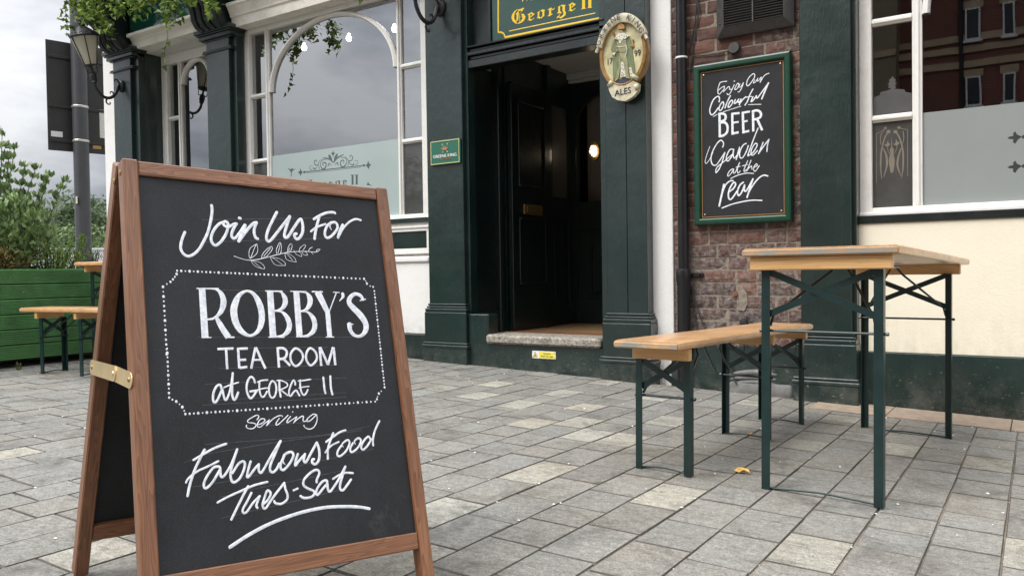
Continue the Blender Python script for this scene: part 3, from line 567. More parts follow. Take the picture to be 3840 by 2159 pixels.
 'dots': [('s',[906,2163,190]),('s',[982,2164,216]),('s',[1059,2165,144]),('s',[1137,2166,248]),('s',[1215,2166,131]),('s',[1293,2167,238]),('s',[1372,2168,162]),('s',[1452,2169,193]),('s',[1532,2170,213]),('s',[1612,2171,146]),('s',[1693,2172,247]),('s',[1775,2172,131]),('s',[1857,2173,240]),('s',[1940,2174,159]),('s',[2023,2175,196]),('s',[2107,2176,210]),('s',[2191,2177,148]),('s',[2276,2178,246]),('s',[2361,2179,130]),('s',[2448,2180,242]),('s',[2534,2181,156]),('s',[2621,2181,199]),('s',[2709,2182,207]),('s',[2798,2183,150]),('s',[2887,2184,245]),('s',[2977,2185,130]),('s',[3067,2186,243]),('s',[3158,2187,154]),('s',[3249,2188,202]),('s',[3342,2189,204]),('s',[3434,2190,152]),('s',[3528,2191,244]),('s',[3622,2192,130]),('s',[3717,2193,244]),('s',[3813,2194,152]),('s',[3909,2195,205]),('s',[4006,2196,201]),('s',[4103,2197,155]),('s',[4202,2198,243]),('s',[4301,2199,130]),('s',[4400,2200,246]),('s',[4501,2202,149]),('s',[4602,2203,208]),('s',[4704,2204,198]),('s',[4807,2205,157]),('s',[4910,2206,241]),('s',[4946,2255,130]),('s',[4968,2312,247]),('s',[5044,2367,147]),('s',[5117,2385,211]),('s',[5135,2481,195]),('s',[5134,2555,160]),('s',[5133,2629,240]),('s',[5132,2703,131]),('s',[5131,2777,248]),('s',[5130,2850,145]),('s',[5130,2924,214]),('s',[5129,2997,192]),('s',[5128,3070,162]),('s',[5127,3143,238]),('s',[5126,3216,131]),('s',[5126,3289,248]),('s',[5125,3362,143]),('s',[5124,3434,216]),('s',[5123,3507,189]),('s',[5122,3579,165]),('s',[5122,3651,236]),('s',[5121,3723,132]),('s',[5120,3795,249]),('s',[5119,3867,141]),('s',[5118,3939,219]),('s',[5118,4010,186]),('s',[5117,4082,168]),('s',[5116,4153,234]),('s',[5115,4224,133]),('s',[5114,4295,249]),('s',[5114,4366,140]),('s',[5113,4437,222]),('s',[5112,4507,183]),('s',[5111,4578,171]),('s',[5110,4648,232]),('s',[5016,4728,134]),('s',[4952,4776,250]),('s',[4912,4842,138]),('s',[4890,4892,224]),('s',[4841,4940,180]),('s',[4736,4939,174]),('s',[4633,4938,230]),('s',[4529,4937,135]),('s',[4427,4935,250]),('s',[4326,4934,137]),('s',[4225,4933,227]),('s',[4125,4932,177]),('s',[4026,4931,176]),('s',[3927,4930,227]),('s',[3829,4929,136]),('s',[3732,4928,250]),('s',[3636,4926,135]),('s',[3541,4925,229]),('s',[3446,4924,174]),('s',[3352,4923,179]),('s',[3258,4922,225]),('s',[3165,4921,138]),('s',[3073,4920,250]),('s',[2982,4919,134]),('s',[2891,4918,231]),('s',[2801,4917,171]),('s',[2711,4916,182]),('s',[2622,4915,222]),('s',[2534,4914,139]),('s',[2447,4913,250]),('s',[2360,4912,133]),('s',[2273,4911,233]),('s',[2188,4910,169]),('s',[2102,4909,185]),('s',[2018,4908,220]),('s',[1934,4907,141]),('s',[1851,4906,249]),('s',[1768,4905,132]),('s',[1685,4904,235]),('s',[1604,4903,166]),('s',[1523,4902,188]),('s',[1442,4901,217]),('s',[1362,4900,143]),('s',[1283,4899,249]),('s',[1204,4899,131]),('s',[1125,4898,237]),('s',[1047,4897,163]),('s',[970,4896,191]),('s',[893,4895,214]),('s',[877,4833,145]),('s',[848,4764,248]),('s',[801,4708,131]),('s',[748,4655,239]),('s',[681,4615,160]),('s',[628,4574,195]),('s',[629,4492,211]),('s',[630,4410,147]),('s',[632,4328,247]),('s',[633,4246,130]),('s',[634,4163,241]),('s',[635,4081,158]),('s',[637,3998,198]),('s',[638,3915,209]),('s',[639,3831,149]),('s',[640,3748,246]),('s',[642,3664,130]),('s',[631,3770,242]),('s',[631,3680,155]),('s',[631,3589,201]),('s',[631,3499,206]),('s',[631,3408,151]),('s',[631,3317,245]),('s',[631,3226,130]),('s',[632,3135,244]),('s',[632,3043,153]),('s',[632,2951,203]),('s',[632,2859,203]),('s',[632,2766,153]),('s',[632,2674,243]),('s',[632,2581,130]),('s',[632,2487,245]),('s',[704,2431,150]),('s',[772,2387,206]),('s',[820,2336,200]),('s',[859,2286,156]),('s',[893,2229,242])],
 'chalk_guide': [('s',[1443,1094,50,4291,821,59]),('s',[1360,1568,49,4322,1286,58]),('s',[1214,2525,47,3663,2531,55]),('s',[1209,3467,46,4494,3523,56]),('s',[1557,4079,47,4004,4114,54]),('s',[1882,3691,48,3861,3727,54]),('s',[1281,4365,46,4226,4393,54]),('s',[1343,4681,45,4190,4706,54]),('s',[1215,4755,45,4179,4800,54]),('s',[1208,5477,44,3526,5533,51,4635,5449,55]),('s',[1125,5661,44,2687,5575,48,4439,5522,54]),('s',[923,6214,43,1889,6171,46,4668,5931,54]),('s',[819,5768,43,1124,5676,44]),('s',[1937,6407,45,2974,6345,49,3868,6289,51]),('s',[1417,6833,44,2569,6756,47,3796,6662,51]),('s',[1414,6454,44,1783,6446,45]),('s',[2451,5236,48,3436,5248,51])],
 'b_enjoy': [('s',[-1282,3486,489,-1101,3524,487,-873,3508,485]),('s',[-1282,3470,489,-1394,3165,490,-1396,2909,490,-1304,2832,489,-1106,3029,487]),('s',[-1401,3038,490,-1170,3198,488,-1005,3246,486]),('s',[-1006,3207,486,-1074,2929,487]),('s',[-1041,2957,487,-811,3164,485,-713,3167,484,-708,3023,484,-601,3018,483]),('s',[-437,3255,481,-585,2958,483,-717,2753,484,-814,2735,485,-863,2805,485]),('s',[-435,3461,642,-416,3452,642]),('c',[-244,3291,480,-364,3118,481,-408,2981,481,-295,2982,480,-191,3126,479,-171,3265,479]),('s',[-100,3239,478,-166,3091,479,-54,3075,478,98,3290,477]),('s',[98,3290,477,-7,3005,478,-136,2818,479,-226,2808,480]),('c',[664,3717,535,443,3571,537,308,3339,538,281,3139,539,375,3078,538,566,3271,536,725,3499,534,742,3652,534]),('s',[740,3371,471,666,3194,472,786,3240,471,918,3424,470]),('s',[928,3422,470,873,3283,470,973,3291,469,1083,3446,468]),('s',[1130,3455,468,1050,3171,469]),('s',[1072,3215,468,1254,3484,467,1410,3585,466,1548,3608,464])],
 'b_colourful': [('s',[-1335,2387,717,-1313,2609,717,-1421,2713,718,-1671,2559,722,-1858,2164,724,-1900,1878,724,-1796,1688,723,-1612,1779,721,-1394,2041,718]),('c',[-1112,2358,714,-1261,2217,716,-1345,2003,717,-1281,1867,717,-1165,1965,715,-1064,2192,714]),('s',[-669,2651,709,-851,2325,711,-991,1991,713]),('c',[-623,2375,708,-754,2217,710,-805,2032,711,-724,2006,710,-593,2148,708,-527,2299,707]),('s',[-381,2391,705,-447,2193,706,-350,2197,705,-188,2382,703]),('s',[-178,2396,703,-222,2196,703,-93,2259,702]),('s',[-50,2380,701,-149,2060,702]),('s',[-116,2135,702,51,2335,700,228,2469,698]),('s',[641,2853,692,466,2564,695,320,2205,696,176,2004,698]),('s',[211,2440,507,402,2446,506,575,2449,504]),('s',[638,2415,692,525,2148,694,683,2253,692,835,2452,690]),('s',[835,2436,690,872,2306,690,1060,2515,687,1513,3074,682]),('s',[1513,3074,867,1309,2637,871,1136,2240,873]),('s',[-1101,1774,390,-725,1847,387,-63,1971,382]),('s',[382,2003,379,1087,1935,375]),('s',[-1697,1570,394,-1464,1664,392])],
 'b_beer': [('b',[-1321,1743,1369,-1311,345,1369]),('s',[-1348,1689,1370,-1085,1667,1363,-956,1507,1360,-1023,1291,1362,-1320,1223,1369]),('s',[-1304,1180,1369,-992,1144,1361,-848,888,1358,-893,573,1359,-1097,409,1364,-1327,389,1369]),('b',[-565,1636,1351,-560,394,1351]),('b',[-614,1600,1223,-140,1591,1213]),('b',[-586,1075,1030,-193,1094,1022]),('b',[-592,458,1223,-198,498,1214]),('b',[45,1641,1336,73,406,1336]),('b',[-3,1584,1210,458,1607,1200]),('b',[40,1057,1018,321,1098,1013]),('b',[35,473,1209,411,511,1201]),('b',[631,1648,1322,637,455,1322]),('s',[615,1597,1322,897,1615,1316,1077,1422,1311,1019,1195,1313,674,1119,1321]),('b',[847,1168,1317,1143,463,1310])],
 'b_garden': [('s',[-1917,-152,373,-2112,-630,375,-2210,-989,375,-2154,-1123,375,-1963,-937,374,-1732,-518,372]),('s',[-1148,-264,663,-1091,-51,662,-1238,145,664,-1463,4,667,-1730,-408,670,-1848,-801,671,-1813,-1134,671,-1663,-1275,669,-1475,-1200,667,-1021,-585,661]),('s',[-1021,-585,661,-1175,-1080,663,-1365,-1501,666,-1555,-1712,668]),('s',[-1555,-1712,557,-1572,-1557,557,-1439,-1349,555,-1101,-1123,552,-802,-895,549,-543,-702,547]),('s',[-522,-451,656,-725,-450,658,-912,-777,660,-925,-1029,660,-804,-1076,659,-580,-771,656,-497,-454,655]),('s',[-497,-454,655,-536,-775,656,-454,-963,655,-214,-661,652,-157,-361,651]),('s',[-157,-361,651,-250,-657,652,-356,-1051,654]),('s',[-318,-939,581,-140,-560,579,43,-291,577]),('s',[224,-183,647,25,-289,649,-149,-667,651,-126,-957,651,19,-970,649,220,-666,647,349,-321,645]),('s',[909,617,639,692,108,641,474,-440,644,308,-889,646]),('s',[326,-908,646,578,-771,643,801,-472,640,849,-281,640,725,-251,641,544,-518,643,499,-799,644,613,-888,642,864,-655,639]),('s',[1185,-226,636,1077,-499,637,926,-832,639]),('s',[969,-772,638,1218,-442,635,1519,-84,632]),('s',[1519,-84,632,1429,-427,633,1398,-759,633])],
 'b_at_the': [('s',[-558,-1568,510,-735,-1662,512,-867,-1869,513,-831,-1973,513,-663,-1831,511,-507,-1590,510]),('s',[-507,-1590,510,-535,-1805,510,-406,-1761,509,-164,-1241,507]),('s',[-164,-1241,507,-295,-1590,508,-268,-1844,508,-132,-1729,506]),('s',[-367,-1494,436,-130,-1460,434]),('s',[306,-1174,502,104,-1623,504,110,-1785,504,230,-1669,503]),('s',[-3,-1452,433,286,-1387,431]),('s',[496,-1173,501,357,-1501,502,247,-1771,503]),('s',[291,-1674,503,501,-1495,501,535,-1587,500,553,-1688,500]),('s',[643,-1596,499,839,-1506,498,804,-1396,498,679,-1528,499,641,-1738,499,748,-1801,499,963,-1516,497]),('s',[-684,-2119,512,-298,-1968,508,210,-1882,503,640,-1934,500])],
 'b_rear': [('s',[-1094,-2433,1104,-1230,-3007,1107,-1385,-3655,1111]),('s',[-1199,-2936,812,-1002,-2476,809,-741,-2259,805,-557,-2255,802]),('s',[-820,-2889,916,-561,-2725,912,-405,-2483,909,-514,-2349,911,-745,-2676,915,-840,-3033,916,-787,-3298,916,-621,-3264,913,-287,-2816,907]),('s',[43,-2390,902,-158,-2537,905,-299,-2888,907,-236,-3137,907,-52,-2940,903,114,-2556,901]),('s',[114,-2556,901,93,-2860,901,238,-2852,899,583,-2269,893]),('s',[594,-2234,893,418,-2757,896,252,-3265,899]),('s',[326,-3037,790,599,-2591,786,922,-2223,781,1205,-2078,777,1433,-2139,774]),('s',[-1219,-3793,738,-569,-3594,730,160,-3475,720,627,-3449,714,1088,-3495,708])],
}
SIGNS = {
 'george': [('p',[-29462,25002,-29711,24917,-29910,24719,-29967,24494,-29865,24268,-29655,24068,-29444,24023,-29617,24193,-29738,24422,-29715,24683,-29606,24868,-29449,24970]),('p',[-29609,24677,-29404,24888,-29361,24733,-29422,24275,-29582,24187,-29653,24215,-29544,24327,-29539,24635]),('p',[-29428,24966,-29217,24955,-29023,25006,-28909,24954,-29097,24786,-29218,24853,-29352,24834]),('s',[-29107,24796,386,-29345,24628,388]),('p',[-29187,24613,-28978,24602,-28825,24369,-28916,24152,-29163,24022,-29374,24002,-29472,24037,-29195,24145,-29070,24298,-29102,24479]),('b',[-29321,24608,452,-29331,24038,452]),('b',[-29303,24429,258,-29114,24408,258]),('b',[-29306,24233,258,-29159,24226,258]),('p',[-28684,24474,-28597,24501,-28353,24586,-28372,24473,-28442,24457,-28447,24153,-28327,24087,-28154,24180,-28127,24128,-28415,24016,-28569,24088,-28680,24085,-28575,24148,-28577,24433]),('p',[-28346,24590,-28088,24405,-28421,24241,-28420,24308,-28287,24399,-28362,24480]),('p',[-27892,24469,-27676,24552,-27739,24426,-27736,24180,-27636,24095,-27678,24019,-27813,24093,-27949,24098,-27863,24175,-27842,24416]),('p',[-27669,24551,-27465,24604,-27273,24524,-27332,24464,-27344,24150,-27627,24010,-27622,24101,-27489,24162,-27484,24449,-27602,24504]),('p',[-27096,24490,-26943,24561,-26826,24596,-26777,24529,-26661,24464,-26537,24540,-26578,24448,-26696,24399,-26805,24463,-26809,24164,-26659,24150,-26952,24047,-27102,24096,-26983,24154,-26962,24465]),('p',[-26295,24536,-26103,24595,-26131,24490,-26135,24207,-25992,24129,-26105,24068,-26236,24107,-26384,24123,-26284,24193,-26263,24487]),('p',[-26090,24598,-25899,24601,-25681,24544,-25764,24489,-25769,24179,-25689,24037,-25747,23878,-25978,23766,-26110,23742,-26240,23843,-26413,23798,-26371,23896,-26145,24033,-26106,24011,-26233,23899,-26075,23855,-25893,23962,-25874,24101,-25954,24229,-25934,24480,-26025,24526]),('p',[-25526,24504,-25441,24531,-25207,24616,-25225,24504,-25292,24488,-25297,24184,-25181,24119,-25014,24211,-24988,24160,-25265,24048,-25414,24120,-25521,24117,-25420,24179,-25422,24464]),('p',[-25200,24620,-24951,24436,-25272,24272,-25271,24339,-25143,24430,-25215,24510]),('p',[-24475,24950,-24569,24997,-24568,25053,-24188,25017,-24189,24976,-24265,24949,-24278,24076,-24196,24024,-24609,24047,-24500,24091]),('p',[-24032,24916,-24120,24962,-24119,25011,-23733,24980,-23734,24939,-23812,24913,-23824,24057,-23741,24000,-24149,24031,-24051,24060])],
 'sign_rule': [('b',[-30179,23645,654,-23549,23618,590]),('b',[-31010,27609,1193,-31080,23760,1193]),('s',[-31080,23721,1061,-30809,23667,1056,-30613,23514,1053,-30519,23283,1052]),('b',[-30534,23277,1512,-22874,23235,1343])],
 'frost_orn': [('b',[-51575,15824,877,-44685,15791,804]),('b',[-51338,15706,398,-44988,15679,367]),('s',[-51599,15816,2193,-51551,15812,2192]),('s',[-44728,15792,2011,-44685,15791,2010]),('p',[-44557,15780,-44342,15880,-44251,16121,-44149,15957,-44088,15858,-43900,15780,-44071,15701,-44137,15583,-44225,15450,-44327,15630]),('p',[-51743,15815,-51956,15971,-52047,16162,-52150,15954,-52373,15822,-52157,15721,-52042,15496,-51965,15673]),('p',[-48124,17348,-48061,17149,-47883,17068,-48044,16939,-48117,16753,-48225,16956,-48381,17099,-48174,17160]),('p',[-48196,16373,-48486,16592,-48685,16836,-48657,17012,-48543,17017,-48299,16769]),('p',[-48082,16395,-48004,16742,-47772,16978,-47591,17009,-47596,16833,-47783,16562]),('s',[-48151,16337,993,-48553,16631,1305,-48963,16748,1003,-49330,16830,465]),('s',[-48061,16329,992,-47646,16646,1291,-47194,16780,1132,-46902,16881,376]),('s',[-48920,16631,540,-49288,16664,697,-49572,16461,700,-49603,16171,778,-49447,15930,1010,-49217,15878,1317,-48981,16085,1158,-48975,16312,1004,-49249,16417,1007,-49368,16281,853,-49255,16174,542]),('s',[-47198,16637,528,-46798,16601,676,-46583,16359,674,-46634,16110,824,-46861,15906,1128,-47129,15865,1282,-47301,16135,1058,-47205,16382,981,-46982,16395,903,-46896,16260,752,-47010,16174,452]),('s',[-49472,16713,311,-49756,16542,546,-49878,16325,781,-50091,16245,861,-50322,16395,864,-50315,16624,942,-50079,16669,704,-50038,16469,391]),('s',[-49834,16255,546,-49772,15956,780]),('s',[-50049,16078,548,-50334,15970,1099,-50518,16117,630]),('s',[-50561,16268,315,-50895,16214,474,-50900,16017,474,-50689,15934,394,-50638,16061,315]),('s',[-46752,16692,300,-46536,16482,449,-46320,16304,672,-46057,16313,818,-45920,16522,817,-46090,16727,744,-46245,16646,597,-46140,16478,372]),('s',[-46409,16280,598,-46370,16087,747,-46485,15922,449]),('s',[-46323,16209,523,-46110,15969,670,-45826,15945,1039,-45823,16071,593]),('s',[-45753,16223,296,-45491,16262,443,-45344,16092,442,-45500,15917,443,-45628,16023,296]),('s',[-48341,16064,306,-48609,16280,922,-48728,16096,924]),('s',[-47977,16097,305,-47679,16264,987,-47572,16062,910]),('p',[-53635,16361,-53269,16179,-53019,16293,-52974,16155,-52605,16191,-53027,16025,-53128,15933,-53164,15566,-53238,15572,-53237,15942]),('p',[-44448,14204,-44292,14489,-44191,14279,-43877,14132])],
 'etch': [('s',[-7171,11654,314,-7159,14287,313]),('s',[-7159,14287,313,-6899,14394,312,-6725,14537,311]),('s',[-5660,11917,305,-5651,14339,304]),('s',[-5651,14339,304,-5917,14421,306,-6111,14523,307]),('s',[-6910,11852,312,-6958,12452,729,-6929,13261,832,-6777,13949,726,-6627,14257,620]),('s',[-6587,14334,1963,-6567,14332,1962]),('s',[-6730,14538,1450,-6710,14546,1450]),('s',[-6750,14486,311,-6950,14184,416,-6952,13697,416]),('s',[-5951,11832,306,-5876,12361,714,-5873,13162,815,-5992,13815,715,-6161,14207,615]),('s',[-6243,14297,1745,-6224,14294,1744]),('s',[-6072,14492,1432,-6052,14490,1432]),('s',[-5869,14283,306,-5831,13959,407,-5881,13644,306]),('s',[-6810,11952,311,-6659,12535,931,-6682,13076,932,-6829,13468,519]),('s',[-5975,11941,306,-6143,12491,922,-6093,12969,921,-5969,13385,510]),('p',[-6416,14073,-6389,13480,-6311,13391,-6336,13152,-6264,12770,-6290,12503,-6355,12186,-6424,12111,-6483,12196,-6536,12524,-6569,12797,-6484,13166,-6517,13384,-6448,13485]),('p',[-6778,13679,-6654,13694,-6604,13878,-6555,13711,-6482,13677,-6581,13552,-6704,13564]),('p',[-6349,13664,-6236,13679,-6211,13918,-6138,13750,-6017,13711,-6139,13562,-6261,13574]),('s',[-6630,13557,310,-6582,13283,310,-6435,13054,309]),('s',[-6163,13565,307,-6213,13302,308,-6386,13049,309])],
 'etch_grey': [('p',[-7348,15289,-7344,16239,-6993,16328,-6967,16486,-6645,16523,-6447,16577,-6447,16630,-6595,16651,-6520,16775,-6618,16869,-6520,16909,-6534,17099,-6420,17136,-6371,17263,-6298,17118,-6200,17051,-6250,16897,-6143,16882,-6251,16737,-6178,16620,-6300,16573,-6008,16516,-5790,16471,-5766,16350,-5431,16225,-5410,15296])],
 'fleur': [('p',[-1194,13433,-1093,13502,-943,13520,-954,13635,-862,13738,-785,13571,-575,13436,-747,13318,-862,13126,-958,13204,-943,13350,-1094,13377]),('p',[-1196,11985,-1095,12057,-944,12078,-956,12193,-863,12298,-787,12133,-576,12001,-749,11880,-864,11685,-960,11761,-945,11908,-1095,11931]),('s',[-502,13428,1869,-491,13427,1869]),('s',[-504,11995,1870,-492,11994,1870]),('b',[-422,13425,415,974,13318,403]),('b',[-424,11993,415,974,11914,403])],
 'king_robe': [('p',[-21575,21210,-21236,21339,-20670,21287,-20444,21063,-20373,20634,-20303,20159,-20144,18701,-20447,18791,-20642,19471,-21103,19635,-21157,19456,-21635,18682,-21665,20379,-21766,20678])],
 'king_skin': [('s',[-21051,21643,2761,-21052,21596,2761]),('s',[-21376,20544,1487,-21273,20503,1484])],
 'king_crown': [('p',[-21254,21950,-21201,22034,-21019,22140,-20815,21987,-20766,21792,-20869,21750,-21240,21807]),('s',[-21570,21631,597,-21048,19860,591]),('s',[-21585,21634,1691,-21545,21533,1690]),('s',[-20372,20680,2923,-20332,20627,2921]),('s',[-20277,21011,973,-20268,20871,973])],
 'king_ermine': [('p',[-21470,21286,-21181,21563,-20872,21532,-20517,21284,-20723,21157,-20981,21108,-21060,20912,-21163,20953,-21187,21144]),('p',[-21049,19813,-20895,19742,-20752,18882,-21112,18888]),('p',[-20542,19362,-20389,19385,-20244,18761,-20446,18837]),('p',[-21664,20426,-21403,20431,-21510,20261])],
 'king_tunic': [('p',[-21395,21085,-20724,21111,-20678,20685,-20723,20339,-21144,20408,-21374,20707]),('p',[-21171,20384,-20734,20313,-20639,19749,-20572,18995,-20473,18702,-20753,18789,-20798,19308,-20896,19696,-20997,19805,-21105,19448,-21269,18817,-21531,18667,-21369,19113,-21233,19561])],
 'king_sash': [('s',[-21372,20801,496,-21037,20689,493,-20703,20736,490]),('s',[-20729,20693,588,-20655,20449,587,-20789,20052,589])],
 'king_spots': [('s',[-21314,21306,446,-21299,21266,446]),('s',[-21158,21372,444,-21143,21332,444]),('s',[-20977,21411,443,-20962,21371,443]),('s',[-20824,21314,442,-20809,21274,442]),('s',[-20670,21287,441,-20656,21248,441]),('s',[-20877,21184,442,-20862,21144,442]),('s',[-21109,21177,444,-21094,21137,444]),('s',[-21238,21176,445,-21223,21136,445]),('s',[-20974,19615,443,-20959,19575,443]),('s',[-21002,19432,443,-20987,19393,443]),('s',[-20901,19324,442,-20886,19284,442]),('s',[-20980,19149,443,-20965,19109,443]),('s',[-20879,19040,442,-20864,19001,442]),('s',[-21033,19017,443,-21018,18977,443]),('s',[-20931,18955,443,-20916,18915,442]),('s',[-20466,19258,439,-20452,19219,439]),('s',[-20393,19015,439,-20378,18976,438]),('s',[-20344,18869,438,-20330,18829,438]),('s',[-20495,18984,439,-20481,18944,439])],
 'king_mound': [('p',[-21506,18569,-21269,18770,-20907,18835,-20499,18682,-20348,18545,-20758,18440,-21170,18428])],
 'king_ales': [('p',[-21953,18491,-21689,18595,-21223,18365,-20759,18324,-20247,18530,-19896,18342,-19952,17888,-20259,17605,-20771,17393,-21286,17506,-21648,17742,-21826,18096])],
}
WORLDP = {}
_b0 = MB.build
def _b(s, name, mat, parent=None, smooth=False, loc=None):
    o = _b0(s, name, mat, parent, smooth, loc)
    if parent is not None and parent.name in WORLDP: o.matrix_parent_inverse = WORLDP[parent.name]
    return o
MB.build = _b
def thing(name, loc, label, cat, group=None):
    """an Empty at the thing's base; its parts are modelled in world coordinates"""
    o = empty(name, loc, label, cat, group); WORLDP[o.name] = Matrix.Translation(-Vector(loc)); return o
def wtext(*a, **k):
    o = text_mesh(*a, **k)
    if o.parent is not None and o.parent.name in WORLDP: o.matrix_parent_inverse = WORLDP[o.parent.name]
    return o
def part(name, mat, parent, boxes, b=.002, smooth=False):
    m = MB()
    for q in boxes: m.box(*q, b=b)
    return m.build(name, mat, parent, smooth)
def tfY(y, s=-1):                       # drawing plane facing -Y
    return lambda u, v, h: (u, y+s*h, v)

# ================================================================== SETTING
# one sheet under everything, out to the horizon
def sheet(name, xs, ys, dz, mat, kind='structure'):
    m = MB(); nx, ny = len(xs), len(ys)
    V = [(x, y, G(x, y)+dz) for y in ys for x in xs]
    F = [(j*nx+i, j*nx+i+1, (j+1)*nx+i+1, (j+1)*nx+i) for j in range(ny-1) for i in range(nx-1)]
    m.add(V, F); o = m.build(name, mat); o['kind'] = kind
    for p in o.data.polygons: p.use_smooth = True
    return o
fr = [-600, -200, -60, -25, -12]; mid = [-9+i*.5 for i in range(24)]
sheet('ground', fr+mid+[6, 20, 60, 200, 600], [-600, -200, -60, -20, -8]+[-3+i*.5 for i in range(17)]+[8, 20, 60, 200, 600], -.034, 'asphalt')
pav = sheet('pavement', [-9.0+i*.25 for i in range(47)], [-2.2+i*.2 for i in range(35)], -.0135, 'sand')

# pavers: courses run into the facade, staggered; a few pale ones
PALE = [(-1.50, 2.15, 2.45), (-1.02, 2.15, 2.42), (-1.50, 1.62, 1.88), (-1.50, 2.83, 3.08), (-1.655, 2.82, 3.06), (-1.96, 2.90, 3.13), (-1.82, 3.04, 3.28), (-1.96, 3.41, 3.63), (-2.29, 3.27, 3.51),
        (-2.29, 3.72, 3.96), (-2.29, 4.25, 4.48), (-2.80, 3.76, 3.98), (-2.95, 3.46, 3.66), (-3.21, 3.95, 4.17), (-1.80, 3.93, 4.13), (-1.50, 3.32, 3.56), (-2.64, 3.36, 3.60), (-2.80, 4.32, 4.50),
        (-.55, 1.90, 2.15), (-.07, 2.19, 2.45), (-.23, 3.28, 3.53), (-.55, 3.33, 3.59), (-.86, 3.20, 3.42), (-.86, 3.95, 4.14), (-1.34, 4.12, 4.30), (-1.97, .93, 1.12), (-3.24, 1.30, 1.50), (-1.34, 1.27, 1.53),
        (-1.655, 1.30, 1.55), (-4.0, 3.1, 3.33), (-4.5, 3.6, 3.82), (-5.1, 3.3, 3.5), (-3.7, 2.2, 2.42)]
def col_x(k): return -.07-.158*k
pale_by = {}
for x, a, c in PALE:
    k = round((-.07-x)/.158); pale_by.setdefault(k, []).append((a, c))
def proj(p):
    q = Vector(p)-CAM; z = q.dot(fwd)
    if z < .1: return None
    return 512+795.3*q.dot(rgt)/z, 287.5-795.3*q.dot(up)/z, z
PV = []
for k in range(-9, 56):
    x0 = col_x(k); x1 = x0+.158
    segs = sorted(pale_by.get(k, [])); y = -2.1+rnd.uniform(0, .2)
    ylim = 4.50 if x0 < -.9 else 4.22
    def fill(a, c):
        out = []
        while c-a > .30:
            l = rnd.choice([.165, .19, .19, .215, .25, .25]); out.append((a, a+l)); a += l
        if c-a > .03: out.append((a, c))
        return out
    for a, c in segs:
        PV += [(x0, x1, p, q, 0) for p, q in fill(y, a)]; PV.append((x0, x1, a, c, 1)); y = c
    PV += [(x0, x1, p, q, 0) for p, q in fill(y, ylim)]
def size_px(p):
    x0, x1, a, c, l = p; s = []
    for x in (x0, x1):
        for y in (a, c):
            q = proj((x, y, G(x, y)))
            if q is None: return 0
            s.append(q)
    cx = sum(q[0] for q in s)/4; cy = sum(q[1] for q in s)/4
    if not (-60 < cx < 1084 and -60 < cy < 640): return 0
    if cx < 410 and cy < 560 and cx > 150 and cy > 360: return .2
    ar = abs((s[0][0]-s[3][0])*(s[1][1]-s[2][1])-(s[0][1]-s[3][1])*(s[1][0]-s[2][0]))/2
    return ar
PV.sort(key=lambda p: -size_px(p))
unit = {}
def unit_paver(v, light):
    if (v, light) not in unit:
        m = MB(); m.box(-.5, .5, -.5, .5, -.06, 0, b=0)
        bmv = MB(); e = .014; j = [random.Random(v*9+i).uniform(-.008, .008) for i in range(8)]
        top = [(-.5+e+j[0], -.5+e, 0), (.5-e, -.5+e+j[1], 0), (.5-e+j[2], .5-e, 0), (-.5+e, .5-e+j[3], 0)]
        rim = [(-.5, -.5+j[4], -.005), (.5, -.5, -.005), (.5, .5+j[5], -.005), (-.5+j[6], .5, -.005)]
        bot = [(a, c, -.03) for a, c, _ in rim]
        bmv.add(top+rim+bot, [(0, 1, 2, 3), (4, 5, 1, 0), (5, 6, 2, 1), (6, 7, 3, 2), (7, 4, 0, 3), (8, 9, 5, 4), (9, 10, 6, 5), (10, 11, 7, 6), (11, 8, 4, 7)])
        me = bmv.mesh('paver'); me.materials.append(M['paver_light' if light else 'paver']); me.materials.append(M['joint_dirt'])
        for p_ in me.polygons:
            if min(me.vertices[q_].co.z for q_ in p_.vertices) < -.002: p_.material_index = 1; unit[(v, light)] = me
    return unit[(v, light)]
stuff = MB()
